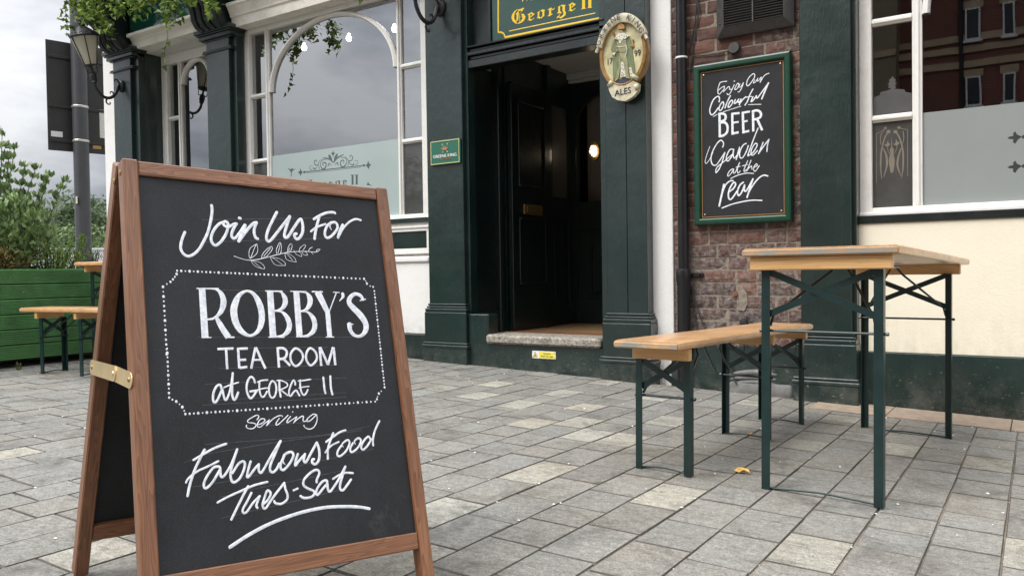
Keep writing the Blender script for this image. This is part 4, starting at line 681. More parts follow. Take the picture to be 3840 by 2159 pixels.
for i, (x0, x1, a, c, l) in enumerate(PV):
    g = rnd.uniform(.0010, .0026); cx, cy = (x0+x1)/2, (a+c)/2
    w, d = x1-x0-2*g, c-a-2*rnd.uniform(.0012, .0028)
    z = G(cx, cy)+rnd.uniform(-.0012, .0012)
    sx = (G(cx+.1, cy)-G(cx-.1, cy))/.2+rnd.uniform(-.006, .006); sy = (G(cx, cy+.1)-G(cx, cy-.1))/.2+rnd.uniform(-.006, .006)
    t = rnd.gauss(1, .055)*(1.0 if not l else rnd.uniform(.85, 1.05)); warm = rnd.uniform(-.03, .04)
    tone = (t*(1+warm*.6), t, t*(1-warm*.7))
    if i < 300:
        o = bpy.data.objects.new('paver', unit_paver(rnd.randrange(4), l)); COL.objects.link(o); o.parent = pav
        nv = Vector((-sx, -sy, 1)).normalized(); xv = Vector((1, 0, sx)).normalized(); yv = nv.cross(xv)
        o.matrix_local = Matrix(((xv.x*w, yv.x*d, nv.x, cx), (xv.y*w, yv.y*d, nv.y, cy), (xv.z*w, yv.z*d, nv.z, z), (0, 0, 0, 1)))
        o.color = (*tone, 1)
    else:
        if l: tone = tuple(q*k_ for q, k_ in zip(tone, (1.30, 1.295, 1.26)))
        stuff.cur = tone; e = .0025
        pt = lambda x, y, dz: (x, y, z+sx*(x-cx)+sy*(y-cy)+dz)
        X0, X1, Y0, Y1 = cx-w/2, cx+w/2, cy-d/2, cy+d/2
        V = [pt(X0+e, Y0+e, 0), pt(X1-e, Y0+e, 0), pt(X1-e, Y1-e, 0), pt(X0+e, Y1-e, 0), pt(X0, Y0, -.005), pt(X1, Y0, -.005), pt(X1, Y1, -.005), pt(X0, Y1, -.005)]
        V += [(v[0], v[1], v[2]-.024) for v in V[4:]]
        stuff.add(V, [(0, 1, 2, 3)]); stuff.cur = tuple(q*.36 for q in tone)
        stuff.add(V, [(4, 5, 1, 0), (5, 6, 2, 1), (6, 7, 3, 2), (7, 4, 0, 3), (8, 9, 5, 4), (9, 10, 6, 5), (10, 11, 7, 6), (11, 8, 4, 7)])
stuff.cur = None
js = MB()
for k in range(-9, 56):
    x = col_x(k)
    for j in range(33):
        ya, yb_ = -2.1+j*.2, -1.9+j*.2
        if yb_ > 4.5: break
        dz = -.0050+.0015*sin(k*3.1+j*1.3)-(.004 if k > 7 else 0)
        js.add([(x-.0055, ya, G(x, ya)+dz), (x+.0055, ya, G(x, ya)+dz), (x+.0055, yb_, G(x, yb_)+dz), (x-.0055, yb_, G(x, yb_)+dz)], [(0, 1, 2, 3)])
jo = js.build('joint_filling', 'sand', pav); jo['kind'] = 'stuff'
so_ = stuff.build('paver', 'paver_stuff', pav); so_['kind'] = 'stuff'
m = MB()
for x0, x1 in ((-.98, -.62), (-.615, -.10), (-.095, .55), (.555, 1.3)):
    m.add([(x, y, G(x, y)+dz) for dz in (-.03, .004) for x, y in ((x0, 4.225), (x1, 4.225), (x1, 4.57), (x0, 4.57))], [(4, 5, 6, 7), (0, 1, 5, 4), (1, 2, 6, 5), (3, 0, 4, 7), (2, 3, 7, 6)])
m.build('edge_slab', 'tan_slab', pav)

# ================================================================== PUB
pub = thing('pub_building', (-2.5, 4.6, 0), 'dark green and white painted street-corner pub frontage behind the tables', 'pub')
YB = 4.62
# core walls with openings
core = MB()
for x0, x1 in ((-7.97, -7.33), (-6.27, -5.90), (-3.76, -3.39), (-2.22, -.80), (1.33, 2.6)): core.box(x0, x1, YB, 4.90, -.4, 3.05)
for x0, x1, z in ((-7.33, -6.27, 1.05), (-5.90, -3.76, 1.10), (-.80, 1.33, .90)): core.box(x0, x1, YB+.02, 4.95, -.4, z)
core.box(-7.97, 2.6, YB, 4.90, 3.05, 5.6); core.box(-7.97, -7.90, 4.90, 9.5, -.4, 5.6); core.box(2.45, 2.6, 4.9, 9.5, -.4, 5.6)
core.build('wall', 'white', pub)
inn = MB()
inn.box(-7.89, 2.45, 9.2, 9.3, -.4, 3.3); inn.box(-7.89, 2.45, 4.9, 9.2, 3.22, 3.3); inn.box(-7.89, -3.36, 4.95, 9.2, .2, .25); inn.box(-2.2, 2.45, 4.95, 9.2, .2, .25)
inn.box(-7.89, -7.85, 4.9, 9.2, .2, 3.22); inn.box(-3.50, -3.45, 4.95, 9.2, .2, 3.22); inn.box(-2.2, -2.15, 4.9, 9.2, .2, 3.22); inn.box(2.4, 2.45, 4.9, 9.2, .2, 3.22)
inn.box(-7.2, -4.2, 8.2, 8.8, .25, 1.35)
inn.build('interior_shell', 'interior', pub)

part('parapet', 'white', pub, [(-8.0, 2.65, 4.55, 4.95, 5.6, 5.7)])
# quoin strip and white piers
part('quoin_pier', 'white', pub, [(-7.97, -7.76, 4.545, 4.62, -.3, 3.5)], .004)
part('white_pier', 'white', pub, [(-2.035, -1.845, 4.585, 4.62, -.1, 3.05)], .004)

def pilaster(x0, x1, g, zcap, yf=4.50, base=.45, bx=.03, jl=0, jr=0, grooves=()):
    p = MB(); z0 = g-.08
    if jl: p.box(x0-jl, x0+.004, yf+.035, YB, z0, zcap+.02, b=.003)
    if jr: p.box(x1-.004, x1+jr, yf+.035, YB, z0, zcap+.02, b=.003)
    if grooves:
        xs = [x0]+list(grooves)+[x1]
        for a, c in zip(xs[:-1], xs[1:]): p.box(a+.0015, c-.0015, yf, YB, z0, zcap, b=.0025)
    else: p.box(x0, x1, yf, YB, z0, zcap, b=.004)
    sh = p.build('pilaster', 'green', pub)
    q = MB(); a, c = x0-.02, x1+.02
    q.box(a-bx*.2, c+bx*.2, yf-.030, YB, z0, base-.055, b=.006)
    for i, (h0, h1, d) in enumerate(((base-.055, base-.030, .024), (base-.028, base-.014, .016), (base-.012, base+.006, .009))): q.box(x0-d, x1+d, yf-d, YB, h0, h1, b=.005)
    lo = g+.085
    for h0, h1, d in ((lo, lo+.022, .044), (lo+.024, lo+.040, .038)): q.box(x0-d, x1+d, yf-d, YB, h0, h1, b=.005)
    q.box(x0-.036, x1+.036, yf-.040, YB, z0, lo, b=.004)
    q.build('pilaster_base', 'green', sh)
    t = MB()
    for h0, h1, d in ((zcap-.20, zcap-.188, .016), (zcap-.186, zcap-.172, .010), (zcap-.095, zcap-.085, .014), (zcap-.083, zcap-.050, .034), (zcap-.048, zcap-.036, .050), (zcap-.034, zcap, .064)): t.box(x0-d-jl*.6, x1+d+jr*.6, yf-d, YB, h0, h1, b=.004)
    t.build('capital', 'green', sh)
    # scrolled corbel above
    k = MB(); cx0, cx1 = x0-.01, x1+.01
    prof = [(YB, zcap), (yf-.055, zcap), (yf-.095, zcap+.02), (yf-.125, zcap+.06), (yf-.135, zcap+.12), (yf-.15, zcap+.17), (yf-.19, zcap+.22), (yf-.26, zcap+.26), (yf-.31, zcap+.33), (yf-.32, zcap+.42), (yf-.30, zcap+.47), (YB, zcap+.47)]
    k.prism(prof, cx0, cx1, 'x')
    for i in range(4):
        xx = cx0+(cx1-cx0)*(i+.5)/4
        k.tube([(xx, y-.004, z) for y, z in prof[1:-1]], (cx1-cx0)/9.2, 8)
    k.build('corbel', 'green_dark', sh, 'auto')
    return sh
pilaster(-7.71, -7.41, .13, 2.955, base=.55, jl=.045, jr=.085)
pilaster(-6.215, -5.90, .11, 2.90, base=.52, jl=.05, jr=.055)
pilaster(-3.69, -3.366, .095, 2.92, base=.49, jr=.026)
pilaster(-2.25, -1.975, .055, 2.92, base=.445, jl=.055, grooves=(-2.11,))
pilaster(-1.075, -.815, -.0, 2.92, base=.36, jl=.0, jr=.02)
pilaster(1.36, 1.62, -.05, 2.92, base=.33, jl=.02)

# fascia boards and cornices
for x0, x1 in ((-7.97, -7.75), (-7.36, -6.24), (-5.86, -3.72), (-1.95, -1.09), (-.79, 1.34), (1.65, 2.6)): part('fascia', 'sign_green', pub, [(x0, x1, 4.475, YB, 3.075, 3.62)], .004)
part('fascia_cornice', 'green', pub, [(-8.02, 2.65, 4.30, YB, 3.62, 3.70), (-8.0, 2.63, 4.36, YB, 3.58, 3.62)], .008)
for x0, x1, z0, z1, yb in ((-7.372, -6.262, 2.935, 3.07, 4.80), (-5.855, -3.72, 2.875, 3.07, 4.64), (-.79, 1.34, 2.79, 3.07, 4.68)):
    m = MB(); m.prism([(4.62, z0), (4.505, z0), (4.50, z0+.075), (4.487, z0+.085), (4.484, z0+.10), (4.455, z1-.03), (4.445, z1-.025), (4.445, z1), (4.62, z1)], x0, x1, 'x')
    m.build('cornice', 'cornice', pub)
part('soffit', 'soffit', pub, [(-7.33, -6.27, 4.61, 4.90, 2.915, 2.94)], 0)
# recess returns of the left bay
part('recess_return', 'green', pub, [(-7.345, -7.322, 4.60, 4.86, -.1, 2.915)], .002)
part('recess_return', 'green', pub, [(-6.275, -6.252, 4.60, 4.86, -.1, 2.915)], .002)
part('bay_stall_riser', 'green', pub, [(-7.322, -6.275, 4.74, 4.86, -.1, 1.10)], .003)

# windows ----------------------------------------------------------
def window(name, y, X, z0, z1, zb, zs, zapex, frost, frostmat, thick=.05, white='white_wood', label=None, sidefill=None, gl='glass'):
    """X: frame left, glass left, mullion L(a,b), mullion R(a,b), glass right, frame right"""
    f0, g0, a0, a1, b0, b1, g1, f1 = X
    fr_ = part('window', white, pub, [(f0, g0, y-.012, y+thick, z0, z1), (g1, f1, y-.012, y+thick, z0, z1), (g0, g1, y-.008, y+thick, z1-.09, z1), (g0, g1, y-.010, y+thick, z0, z0+.045), (f0-.002, f1+.002, y-.030, y+.01, z0-.004, z0+.02)], .004)
    for a, c in ((a0, a1), (b0, b1)):
        m = MB(); cx = (a+c)/2
        m.box(a, c, y+.008, y+thick-.004, z0+.045, z1-.09, b=.003); m.box(cx-.011, cx+.011, y-.006, y+.012, z0+.045, z1-.09, b=.004)
        m.build('mullion', white, fr_)
    for zz in zb:
        for a, c in ((g0, a0), (b1, g1)):
            m = MB(); m.box(a, c, y+.010, y+thick-.006, zz-.019, zz+.019, b=.003); m.box(a, c, y-.002, y+.014, zz-.009, zz+.009, b=.003); m.build('glazing_bar', white, fr_)
    # arched head bar
    cx = (a1+b0)/2; rx = (b0-a1)/2; m = MB(); n = 40; V = []; F = []
    for i in range(n+1):
        t = pi*i/n
        for rr, yy in ((0, y+thick-.006), (0, y+.010), (.012, y-.004), (.026, y-.004), (.036, y+.010), (.036, y+thick-.006)):
            V.append((cx-cos(t)*(rx-rr), yy, zs+sin(t)*(zapex-zs-rr)))
    for i in range(n):
        for j in range(6): F.append((i*6+j, i*6+(j+1) % 6, (i+1)*6+(j+1) % 6, (i+1)*6+j))
    m.add(V, F); m.build('arch_bar', white, fr_, 'auto')
    zz = [z0+.045]+list(zb)+[z1-.09]
    for a, c in ((g0, a0), (b1, g1)):
        for k in range(len(zz)-1):
            m = MB(); tl = rnd.uniform(-.0006, .0006)
            m.add([(a, y+.028, zz[k]), (c, y+.028+tl, zz[k]), (c, y+.028+tl, zz[k+1]), (a, y+.028, zz[k+1])], [(0, 1, 2, 3)]); m.build('pane', gl, fr_)
            if sidefill and k == 0:
                m = MB(); m.box(a+.0005, c-.0005, y+.024, y+.0268, zz[k], zz[k+1]); m.build('privacy_film', sidefill, fr_)
    m = MB(); m.add([(a1, y+.028, z0+.045), (b0, y+.028, z0+.045), (b0, y+.028, z1-.09), (a1, y+.028, z1-.09)], [(0, 1, 2, 3)]); m.build('pane', gl, fr_)
    if frost:
        m = MB(); m.box(a1+.0005, b0-.0005, y+.024, y+.0268, z0+.045, frost); m.build('frosted_film', frostmat, fr_)
    return fr_
w2 = window('w2', 4.64, (-5.895, -5.80, -5.606, -5.560, -4.095, -4.050, -3.842, -3.772), 1.120, 2.930, (1.722, 2.292), 2.30, 2.845, 1.752, 'frost_left', sidefill='etch_side')
w1 = window('w1', 4.785, (-7.322, -7.235, -7.072, -7.028, -6.565, -6.520, -6.360, -6.275), 1.10, 2.915, (1.72, 2.29), 2.60, 2.83, None, None, sidefill='etch_side')
w3 = window('w3', 4.64, (-.795, -.735, -.541, -.494, 1.010, 1.055, 1.255, 1.32), .985, 2.79, (1.505, 2.018), 2.02, 2.66, 1.513, 'frost_right', sidefill='etch_side', gl='glass_plain')
tf = tfY(4.668)
FO = lambda u, v, h: (u, 4.6638-h*.2, v)
strokes('frost_ornament', SIGNS['frost_orn'], 'frost_dark', w2, FO, .0006, 2e-5)
def gw(u, v, h):                               # the name, cut in the frosted film of the left window
    return (-5.172+(u+3.0)*1.02, 4.6638-h*.2, 1.472+(v-2.45)*.80)
strokes('frost_name', SIGNS['george'], 'frost_dark', w2, gw, .0006, 2e-5)
E3 = lambda u, v, h: (u, 4.6632-h*.2, v)
strokes('etched_flowers', SIGNS['etch'], 'etch_tan', w3, E3, .0006, 2e-5)
strokes('etched_field', SIGNS['etch_grey'], 'etch_grey', w3, lambda u, v, h: (u, 4.6660-h*.2, v), .0006, 2e-5)
for k_ in (0, 1): strokes('frost_fleuron', SIGNS['fleur'][k_::2], 'letter_black', w3, FO, .0006, 2e-5)
# under the middle window
part('sill_band', 'green', pub, [(-5.89, -3.76, 4.57, 4.66, 1.098, 1.130)], .003)
part('stall_board_frame', 'white_wood', pub, [(-5.89, -3.755, 4.592, 4.64, 1.030, 1.098), (-5.89, -3.755, 4.592, 4.64, .862, .902), (-3.785, -3.755, 4.594, 4.64, .902, 1.030), (-5.89, -5.86, 4.594, 4.64, .902, 1.03), (-5.89, -3.752, 4.582, 4.60, 1.055, 1.068)], .003)
part('stall_board_panel', 'green', pub, [(-5.86, -3.785, 4.606, 4.63, .902, 1.030)], .003)
part('plinth_ledge', 'white', pub, [(-5.89, -3.735, 4.558, 4.63, .795, .842)], .012)
part('rendered_plinth', 'white', pub, [(-5.89, -3.74, 4.575, 4.63, .262, .795)], .006)
part('plinth_skirting', 'green', pub, [(-5.89, -3.72, 4.556, 4.63, -.02, .262)], .006)
part('sill', 'green_dark', pub, [(-.815, 1.35, 4.585, 4.67, .948, .988)], .004)
part('cream_wall', 'cream', pub, [(-.800, 1.35, 4.598, 4.66, .262, .948)], .004)
part('plinth_skirting', 'green', pub, [(-.785, 1.35, 4.584, 4.66, -.20, .262)], .003)

# brick panel ------------------------------------------------------
bw = part('brick_panel', 'mortar', pub, [(-1.845, -1.075, 4.600, 4.63, .20, 3.05)], 0)
bcache = {}
def brick_mesh(w, v):
    k = (round(w, 3), v)
    if k not in bcache:
        r = random.Random(int(w*1000)*7+v); m = MB(); h = .064; e = .004
        nx = 4 if w > .15 else 3; V = []; F = []
        for j in range(4):
            for i in range(nx+1):
                x = w*i/nx; z = h*j/3; ed = (i in (0, nx)) or (j in (0, 3))
                V.append((x+r.uniform(-.0016, .0016), (.0045 if ed else 0)+r.uniform(-.0015, .0015), z+r.uniform(-.0016, .0016)))
        n0 = len(V); V += [(x, .02, z) for x, y, z in V]
        for j in range(3):
            for i in range(nx): a = j*(nx+1)+i; F.append((a, a+1, a+nx+2, a+nx+1))
        loop = [i for i in range(nx+1)]+[(j+1)*(nx+1)-1 for j in range(1, 4)]+[3*(nx+1)+i for i in range(nx-1, -1, -1)]+[j*(nx+1) for j in (2, 1)]
        for a, c in zip(loop, loop[1:]+loop[:1]): F.append((a, c, c+n0, a+n0))
        m.add(V, F); me = m.mesh('brick'); me.materials.append(M['brick']); bcache[k] = me
    return bcache[k]
zc = .262
row = 0
while zc < 3.0:
    x = -1.845-rnd.choice([0, .06, .11, .17]); k = row % 2
    while x < -1.078:
        w = .215 if k % 2 == 0 else .102
        if rnd.random() < .2: w = .215-w+.102
        k += 1; xa, xb = max(x, -1.843), min(x+w, -1.078)
        if xb-xa > .035:
            o = bpy.data.objects.new('brick', brick_mesh(round((xb-xa)/.015)*.015, rnd.randrange(3))); COL.objects.link(o); o.parent = bw
            o.location = (xa, 4.594+rnd.uniform(-.003, .002), zc+rnd.uniform(-.0015, .0015)); o.rotation_euler = (0, rnd.uniform(-.006, .006), 0)
        x += w+.0105
    zc += .0755; row += 1
m = MB()                                     # sloping green skirt with a patch of bare cement
m.add([(-1.86, 4.57, -.1), (-1.07, 4.56, -.1), (-1.07, 4.57, .265), (-1.86, 4.58, .255), (-1.86, 4.62, -.1), (-1.07, 4.62, -.1), (-1.07, 4.62, .275), (-1.86, 4.62, .265)], [(0, 1, 2, 3), (3, 2, 6, 7), (1, 5, 6, 2), (0, 3, 7, 4)])
m.build('plinth_skirting', 'green', pub)
m = MB()
for i in range(3):
    a = .10-i*.028; m.tube([(-1.50+j*.038, 4.578-.006*sin(j*.5), a+.02*sin(pi*j/9)) for j in range(10)], [.008+.010*sin(pi*j/9) for j in range(10)], 6)
m.box(-1.50, -1.14, 4.552, 4.58, -.06, .060, b=.018)
m.build('cement_fillet', 'render_grey', pub, True)

m = MB(); ty = tfY(4.5935)
flatpoly(m, [(-1.455, .475), (-1.415, .470), (-1.395, .515), (-1.40, .575), (-1.425, .605), (-1.455, .590), (-1.445, .545)], ty, .002); m.build('mortar_patch', 'mortar', bw)
m = MB(); flatpoly(m, [(-1.485, .562), (-1.463, .553), (-1.452, .568), (-1.462, .588), (-1.478, .580)], ty, .0025); m.build('broken_brick', 'orange_brick', bw)
# doorway ----------------------------------------------------------
FL_ = .27
part('door_step', 'step_stone', pub, [(-3.17, -2.29, 4.462, 4.72, .226, .288)], .014)
part('step_riser', 'green', pub, [(-3.18, -2.28, 4.492, 4.66, -.02, .226)], .003)
part('door_block', 'green', pub, [(-3.345, -3.168, 4.50, 4.62, .0, .425)], .008)
part('lobby_floor', 'lobby_floor', pub, [(-3.45, -2.2, 4.72, 6.05, .22, .268)], 0)
part('threshold', 'wood_dark_x', pub, [(-3.17, -2.29, 4.70, 4.90, .262, .284)], .004)
dr = MB()                                    # head of the opening: frame members above the doorway
for y0, z0, z1 in ((4.545, 2.150, 2.205), (4.56, 2.209, 2.232), (4.535, 2.235, 2.262), (4.555, 2.265, 2.285), (4.525, 2.288, 2.30)): dr.box(-3.345, -2.27, y0, 4.66, z0, z1, b=.004)
dr.build('door_head', 'green_dark', pub)
part('overdoor_panel', 'green_dark', pub, [(-3.36, -2.25, 4.60, 4.66, 2.28, 3.05)], 0)
rv = MB()
rv.box(-3.46, -3.375, 4.60, 4.93, .25, 2.20, b=.002); rv.box(-3.385, -3.362, 4.60, 4.645, .42, 2.20, b=.004)
rv.box(-3.37, -3.352, 4.60, 4.93, .25, .425, b=.004); rv.box(-3.40, -3.335, 4.905, 4.965, .25, 2.25, b=.006)
rv.build('door_reveal', 'green_dark', pub)
part('door_reveal', 'green_dark', pub, [(-2.25, -2.19, 4.60, 6.05, .25, 2.37)], .002)
lf = MB()                                    # open door leaf folded back against the lobby wall
lf.box(-3.315, -3.275, 4.99, 5.55, .275, 2.14, b=.004)
for z0, z1 in ((.62, 1.13), (1.36, 2.02)):
    lf.box(-3.276, -3.262, 5.07, 5.09, z0, z1, b=.004); lf.box(-3.276, -3.262, 5.45, 5.47, z0, z1, b=.004); lf.box(-3.276, -3.262, 5.09, 5.45, z0, z0+.02, b=.004); lf.box(-3.276, -3.262, 5.09, 5.45, z1-.02, z1, b=.004)
door = lf.build('door', 'green_dark', pub)
lb = MB(); lb.box(-3.272, -3.258, 5.13, 5.40, 1.155, 1.232, b=.004); lb.build('letter_plate', 'old_brass', door)
lb = MB(); lb.box(-3.258, -3.252, 5.165, 5.365, 1.172, 1.215, b=.003); lb.build('letter_flap', 'old_brass', door)
lw = MB()                                    # lobby lining: panelled dado, posts, arched lights
lw.box(-3.45, -3.33, 4.99, 6.0, .26, 2.40); lw.box(-3.335, -3.30, 5.57, 5.63, .26, 2.40, b=.004)
lw.box(-3.335, -3.31, 5.60, 5.98, .26, .46, b=.004); lw.box(-3.335, -3.31, 5.60, 5.98, 1.15, 1.30, b=.004); lw.box(-3.32, -3.305, 5.66, 5.68, .46, 1.15, b=.004); lw.box(-3.32, -3.305, 5.90, 5.92, .46, 1.15, b=.004)
lw.box(-3.33, -2.19, 6.00, 6.06, .26, .48, b=.004); lw.box(-3.33, -2.19, 6.00, 6.06, 1.06, 1.30, b=.004); lw.box(-3.33, -2.19, 6.02, 6.06, .46, 1.10)
for a, c in ((-3.335, -3.275), (-2.66, -2.52)): lw.box(a, c, 5.99, 6.06, .26, 2.40, b=.004)
lw.box(-3.16, -2.69, 6.008, 6.02, .52, .545, b=.003); lw.box(-3.17, -3.145, 6.008, 6.02, .52, 1.02, b=.003)
lw.build('lobby_panelling', 'green', pub)
part('lobby_side_light', 'etch_grey', pub, [(-3.33, -3.322, 5.67, 5.91, 1.33, 2.08)], .002)
ar = MB(); pts = []; n = 16
for a, c in ((-3.275, -2.66),):
    cx, rx = (a+c)/2, (c-a)/2
    for i in range(n):
        t0, t1 = pi*i/n, pi*(i+1)/n
        x0, x1 = cx-cos(t0)*rx, cx-cos(t1)*rx; za, zb_ = 1.98+sin(t0)*.22, 1.98+sin(t1)*.22
        ar.add([(x0, 6.0, za), (x1, 6.0, zb_), (x1, 6.0, 2.40), (x0, 6.0, 2.40), (x0, 6.05, za), (x1, 6.05, zb_)], [(0, 1, 2, 3), (0, 4, 5, 1)])
ar.build('lobby_arch', 'green_dark', pub)
part('lobby_wall', 'interior_wall', pub, [(-3.33, -2.19, 6.30, 6.36, .26, 2.40)], 0)
part('lobby_ceiling', 'lobby_ceiling', pub, [(-3.45, -2.19, 4.66, 6.36, 2.385, 2.42)], 0)
part('lobby_cornice', 'lobby_ceiling', pub, [(-3.33, -2.19, 5.93, 6.02, 2.335, 2.385), (-3.33, -2.19, 5.96, 6.02, 2.31, 2.335)], .006)

# ================================================================== THINGS ON THE FRONT
# sign above the door
sg = thing('door_sign', (-2.77, 4.60, 2.30), 'glossy green sign with yellow blackletter George II above the doorway', 'sign')
part('board', 'sign_green', sg, [(-3.165, -2.26, 4.588, 4.602, 2.305, 2.98)], .002)
part('surround', 'green_dark', sg, [(-3.185, -3.163, 4.572, 4.602, 2.295, 3.0), (-3.163, -2.26, 4.575, 4.602, 2.292, 2.308)], .004)
strokes('lettering', SIGNS['george'], 'gold', sg, tfY(4.5875), .0012, 4e-5).matrix_parent_inverse = WORLDP[sg.name]
strokes('border_lines', SIGNS['sign_rule'], 'gold', sg, tfY(4.5875), .0010, 4e-5).matrix_parent_inverse = WORLDP[sg.name]
part('border_line', 'gold', sg, [(-2.302, -2.290, 4.5862, 4.590, 2.335, 2.945)], 0); part('border_line', 'gold', sg, [(-3.118, -2.302, 4.5862, 4.590, 2.933, 2.945)], 0)
wtext('welcome_lettering', 'Welcome to', .082, 'gold_pale', sg, (-2.74, 4.5868, 2.562), (1, 0, -.02), (0, 0, 1), depth=.0008, shear=.3, xs=.88)

# medallion
md = thing('brewery_medallion', (-2.098, 4.50, 2.03), 'oval relief plaque of a robed king with ale banners on the pilaster', 'plaque')
cx, cz = -2.098, 2.030
m = MB(); n = 48; V = []; prof = [(1.0, 4.497), (1.0, 4.452), (.985, 4.438), (.94, 4.428), (.905, 4.440), (.885, 4.432), (.86, 4.434), (.845, 4.447)]
for k in range(n):
    t = 2*pi*k/n
    for r, y in prof: V.append((cx+cos(t)*.158*r, y, cz+sin(t)*.212*r))
q = len(prof); m.add(V, [(k*q+j, k*q+j+1, ((k+1) % n)*q+j+1, ((k+1) % n)*q+j) for k in range(n) for j in range(q-1)]); m.build('rim', 'med_gold', md, True)
m = MB(); m.add([(cx, 4.444, cz)]+[(cx+cos(2*pi*k/n)*.137, 4.447, cz+sin(2*pi*k/n)*.183) for k in range(n)], [(0, 1+k, 1+(k+1) % n) for k in range(n)]); m.build('field', 'med_field', md)
def kg(nm, key, mt, y, h):
    o = strokes(nm, SIGNS['king_'+key], mt, md, tfY(y), h, 1e-4); o.matrix_parent_inverse = WORLDP[md.name]; return o
kg('mound', 'mound', 'king_blue', 4.446, .006); kg('robe', 'robe', 'king_green', 4.446, .006); kg('tunic', 'tunic', 'king_olive', 4.446, .011); kg('ermine', 'ermine', 'king_white', 4.446, .014)
kg('ermine_spots', 'spots', 'letter_black', 4.4315, .001); kg('regalia', 'crown', 'med_gold', 4.446, .017); kg('face_and_hand', 'skin', 'king_skin', 4.444, .018); kg('belt', 'sash', 'king_white', 4.434, .002)
m = MB(); V = []; n = 26
for i in range(n+1):
    t = R(24)+R(140)*i/n
    for rx, rz, y in ((.139, .186, 4.455), (.139, .186, 4.424), (.158, .214, 4.417), (.176, .240, 4.424), (.176, .240, 4.455)): V.append((cx+cos(t)*rx, y, cz+sin(t)*rz))
m.add(V, [(i*5+j, i*5+j+1, (i+1)*5+j+1, (i+1)*5+j) for i in range(n) for j in range(4)]+[(0, 1, 2, 3, 4), tuple(n*5+j for j in (4, 3, 2, 1, 0))])
for t, s in ((R(24), 1), (R(164), -1)):
    x, z = cx+cos(t)*.157, cz+sin(t)*.212; m.tube([(x-.012*s, 4.44, z+.034), (x+.022*s, 4.43, z-.028)], [.013, .011], 8)
m.build('top_banner', 'med_cream', md, 'auto')
s = 'GREENE KING'
for i, ch in enumerate(s):
    if ch == ' ': continue
    t = R(157-126*i/(len(s)-1)); x, z = cx+cos(t)*.158, cz+sin(t)*.2135; tx = Vector((sin(t)*.158, 0, -cos(t)*.2135)).normalized()
    wtext('letter', ch, .047, 'letter_black', md, (x, 4.4085, z-.001), tx, Vector((-tx.z, 0, tx.x)), depth=.0012)
wtext('year_lettering', '17', .052, 'letter_black', md, (-2.188, 4.4445, 1.997), (1, 0, .05), (0, 0, 1), depth=.0015, xs=.85)
wtext('year_lettering', '99', .052, 'letter_black', md, (-2.001, 4.4445, 2.018), (1, 0, .05), (0, 0, 1), depth=.0015, xs=.85)
o = kg('bottom_banner', 'ales', 'med_cream', 4.462, .034)
m = MB(); m.tube([(-2.19, 4.432, 1.845), (-2.165, 4.425, 1.868)], .014, 8); m.build('banner_scroll', 'med_cream', md, True)
for q_ in ([(-2.03, 4.425, 1.885), (-1.995, 4.432, 1.862)], [(-2.0, 4.432, 1.80), (-2.01, 4.428, 1.83)]): m = MB(); m.tube(q_, .0135, 8); m.build('banner_scroll', 'med_cream', md, True)
wtext('letter', 'ALES', .052, 'letter_black', md, (-2.093, 4.4262, 1.797), (1, 0, .06), (0, 0, 1), depth=.0015, xs=1.0)

# small brewery plaque
pq = thing('brewery_plaque', (-3.507, 4.50, 1.484), 'small rectangular green plaque with white GREENE KING lettering and crown on the pilaster', 'plaque')
part('plate', 'plaque_green', pq, [(-3.641, -3.375, 4.480, 4.497, 1.486, 1.660)], .003)
part('border', 'gold_pale', pq, [(-3.636, -3.380, 4.477, 4.481, 1.6505, 1.6545), (-3.636, -3.380, 4.477, 4.481, 1.491, 1.495), (-3.636, -3.632, 4.477, 4.481, 1.495, 1.6505), (-3.384, -3.380, 4.477, 4.481, 1.495, 1.6505)], .0008)
wtext('lettering', 'GREENE KING', .030, 'letter_white', pq, (-3.508, 4.4785, 1.546), (1, 0, 0), (0, 0, 1), depth=.0012, xs=1.12)
wtext('small_lettering', 'BURY ST EDMUNDS', .0125, 'copper', pq, (-3.508, 4.4785, 1.523), (1, 0, 0), (0, 0, 1), depth=.001)
m = MB(); ty = tfY(4.480)
flatpoly(m, [(-3.535, 1.592), (-3.508, 1.585), (-3.482, 1.592), (-3.478, 1.606), (-3.490, 1.600), (-3.499, 1.612), (-3.508, 1.602), (-3.517, 1.612), (-3.526, 1.600), (-3.538, 1.606)], ty, .004)
m.build('crown_emblem', 'copper', pq)
m = MB()
for a, c in (((-3.532, 1.574), (-3.484, 1.628)), ((-3.484, 1.574), (-3.532, 1.628))): ribbon(m, [(*a, .003), (*c, .003)], ty, .002, cap=False)
for u, v in ((-3.531, 1.627), (-3.486, 1.629), (-3.528, 1.574), (-3.488, 1.574)): ribbon(m, [(u, v, .010)], ty, .003)
m.build('arrow_emblem', 'med_cream', pq)

# chalkboard on the brick wall
cb = thing('beer_garden_board', (-1.41, 4.60, .975), 'green framed chalkboard advertising the BEER garden on the brick wall', 'chalkboard')
X0, X1, Z0, Z1 = -1.695, -1.132, .975, 1.918
m = MB(); pf = [(0, .045), (0, .008), (.004, .002), (.012, -.001), (.030, -.001), (.036, .003), (.040, .010), (.040, .045)]
crn = [(X0, Z0, 1, 1), (X1, Z0, -1, 1), (X1, Z1, -1, -1), (X0, Z1, 1, -1)]; V = []
for x, z, sx_, sz_ in crn:
    for d, y in pf: V.append((x+sx_*d, 4.545+y, z+sz_*d))
q = len(pf); m.add(V, [(k*q+j, k*q+j+1, ((k+1) % 4)*q+j+1, ((k+1) % 4)*q+j) for k in range(4) for j in range(q-1)]); m.build('frame', 'frame_green', cb)
part('inner_border', 'frame_green', cb, [(X0+.038, X1-.038, 4.5665, 4.58, Z0+.038, Z1-.038)], 0)
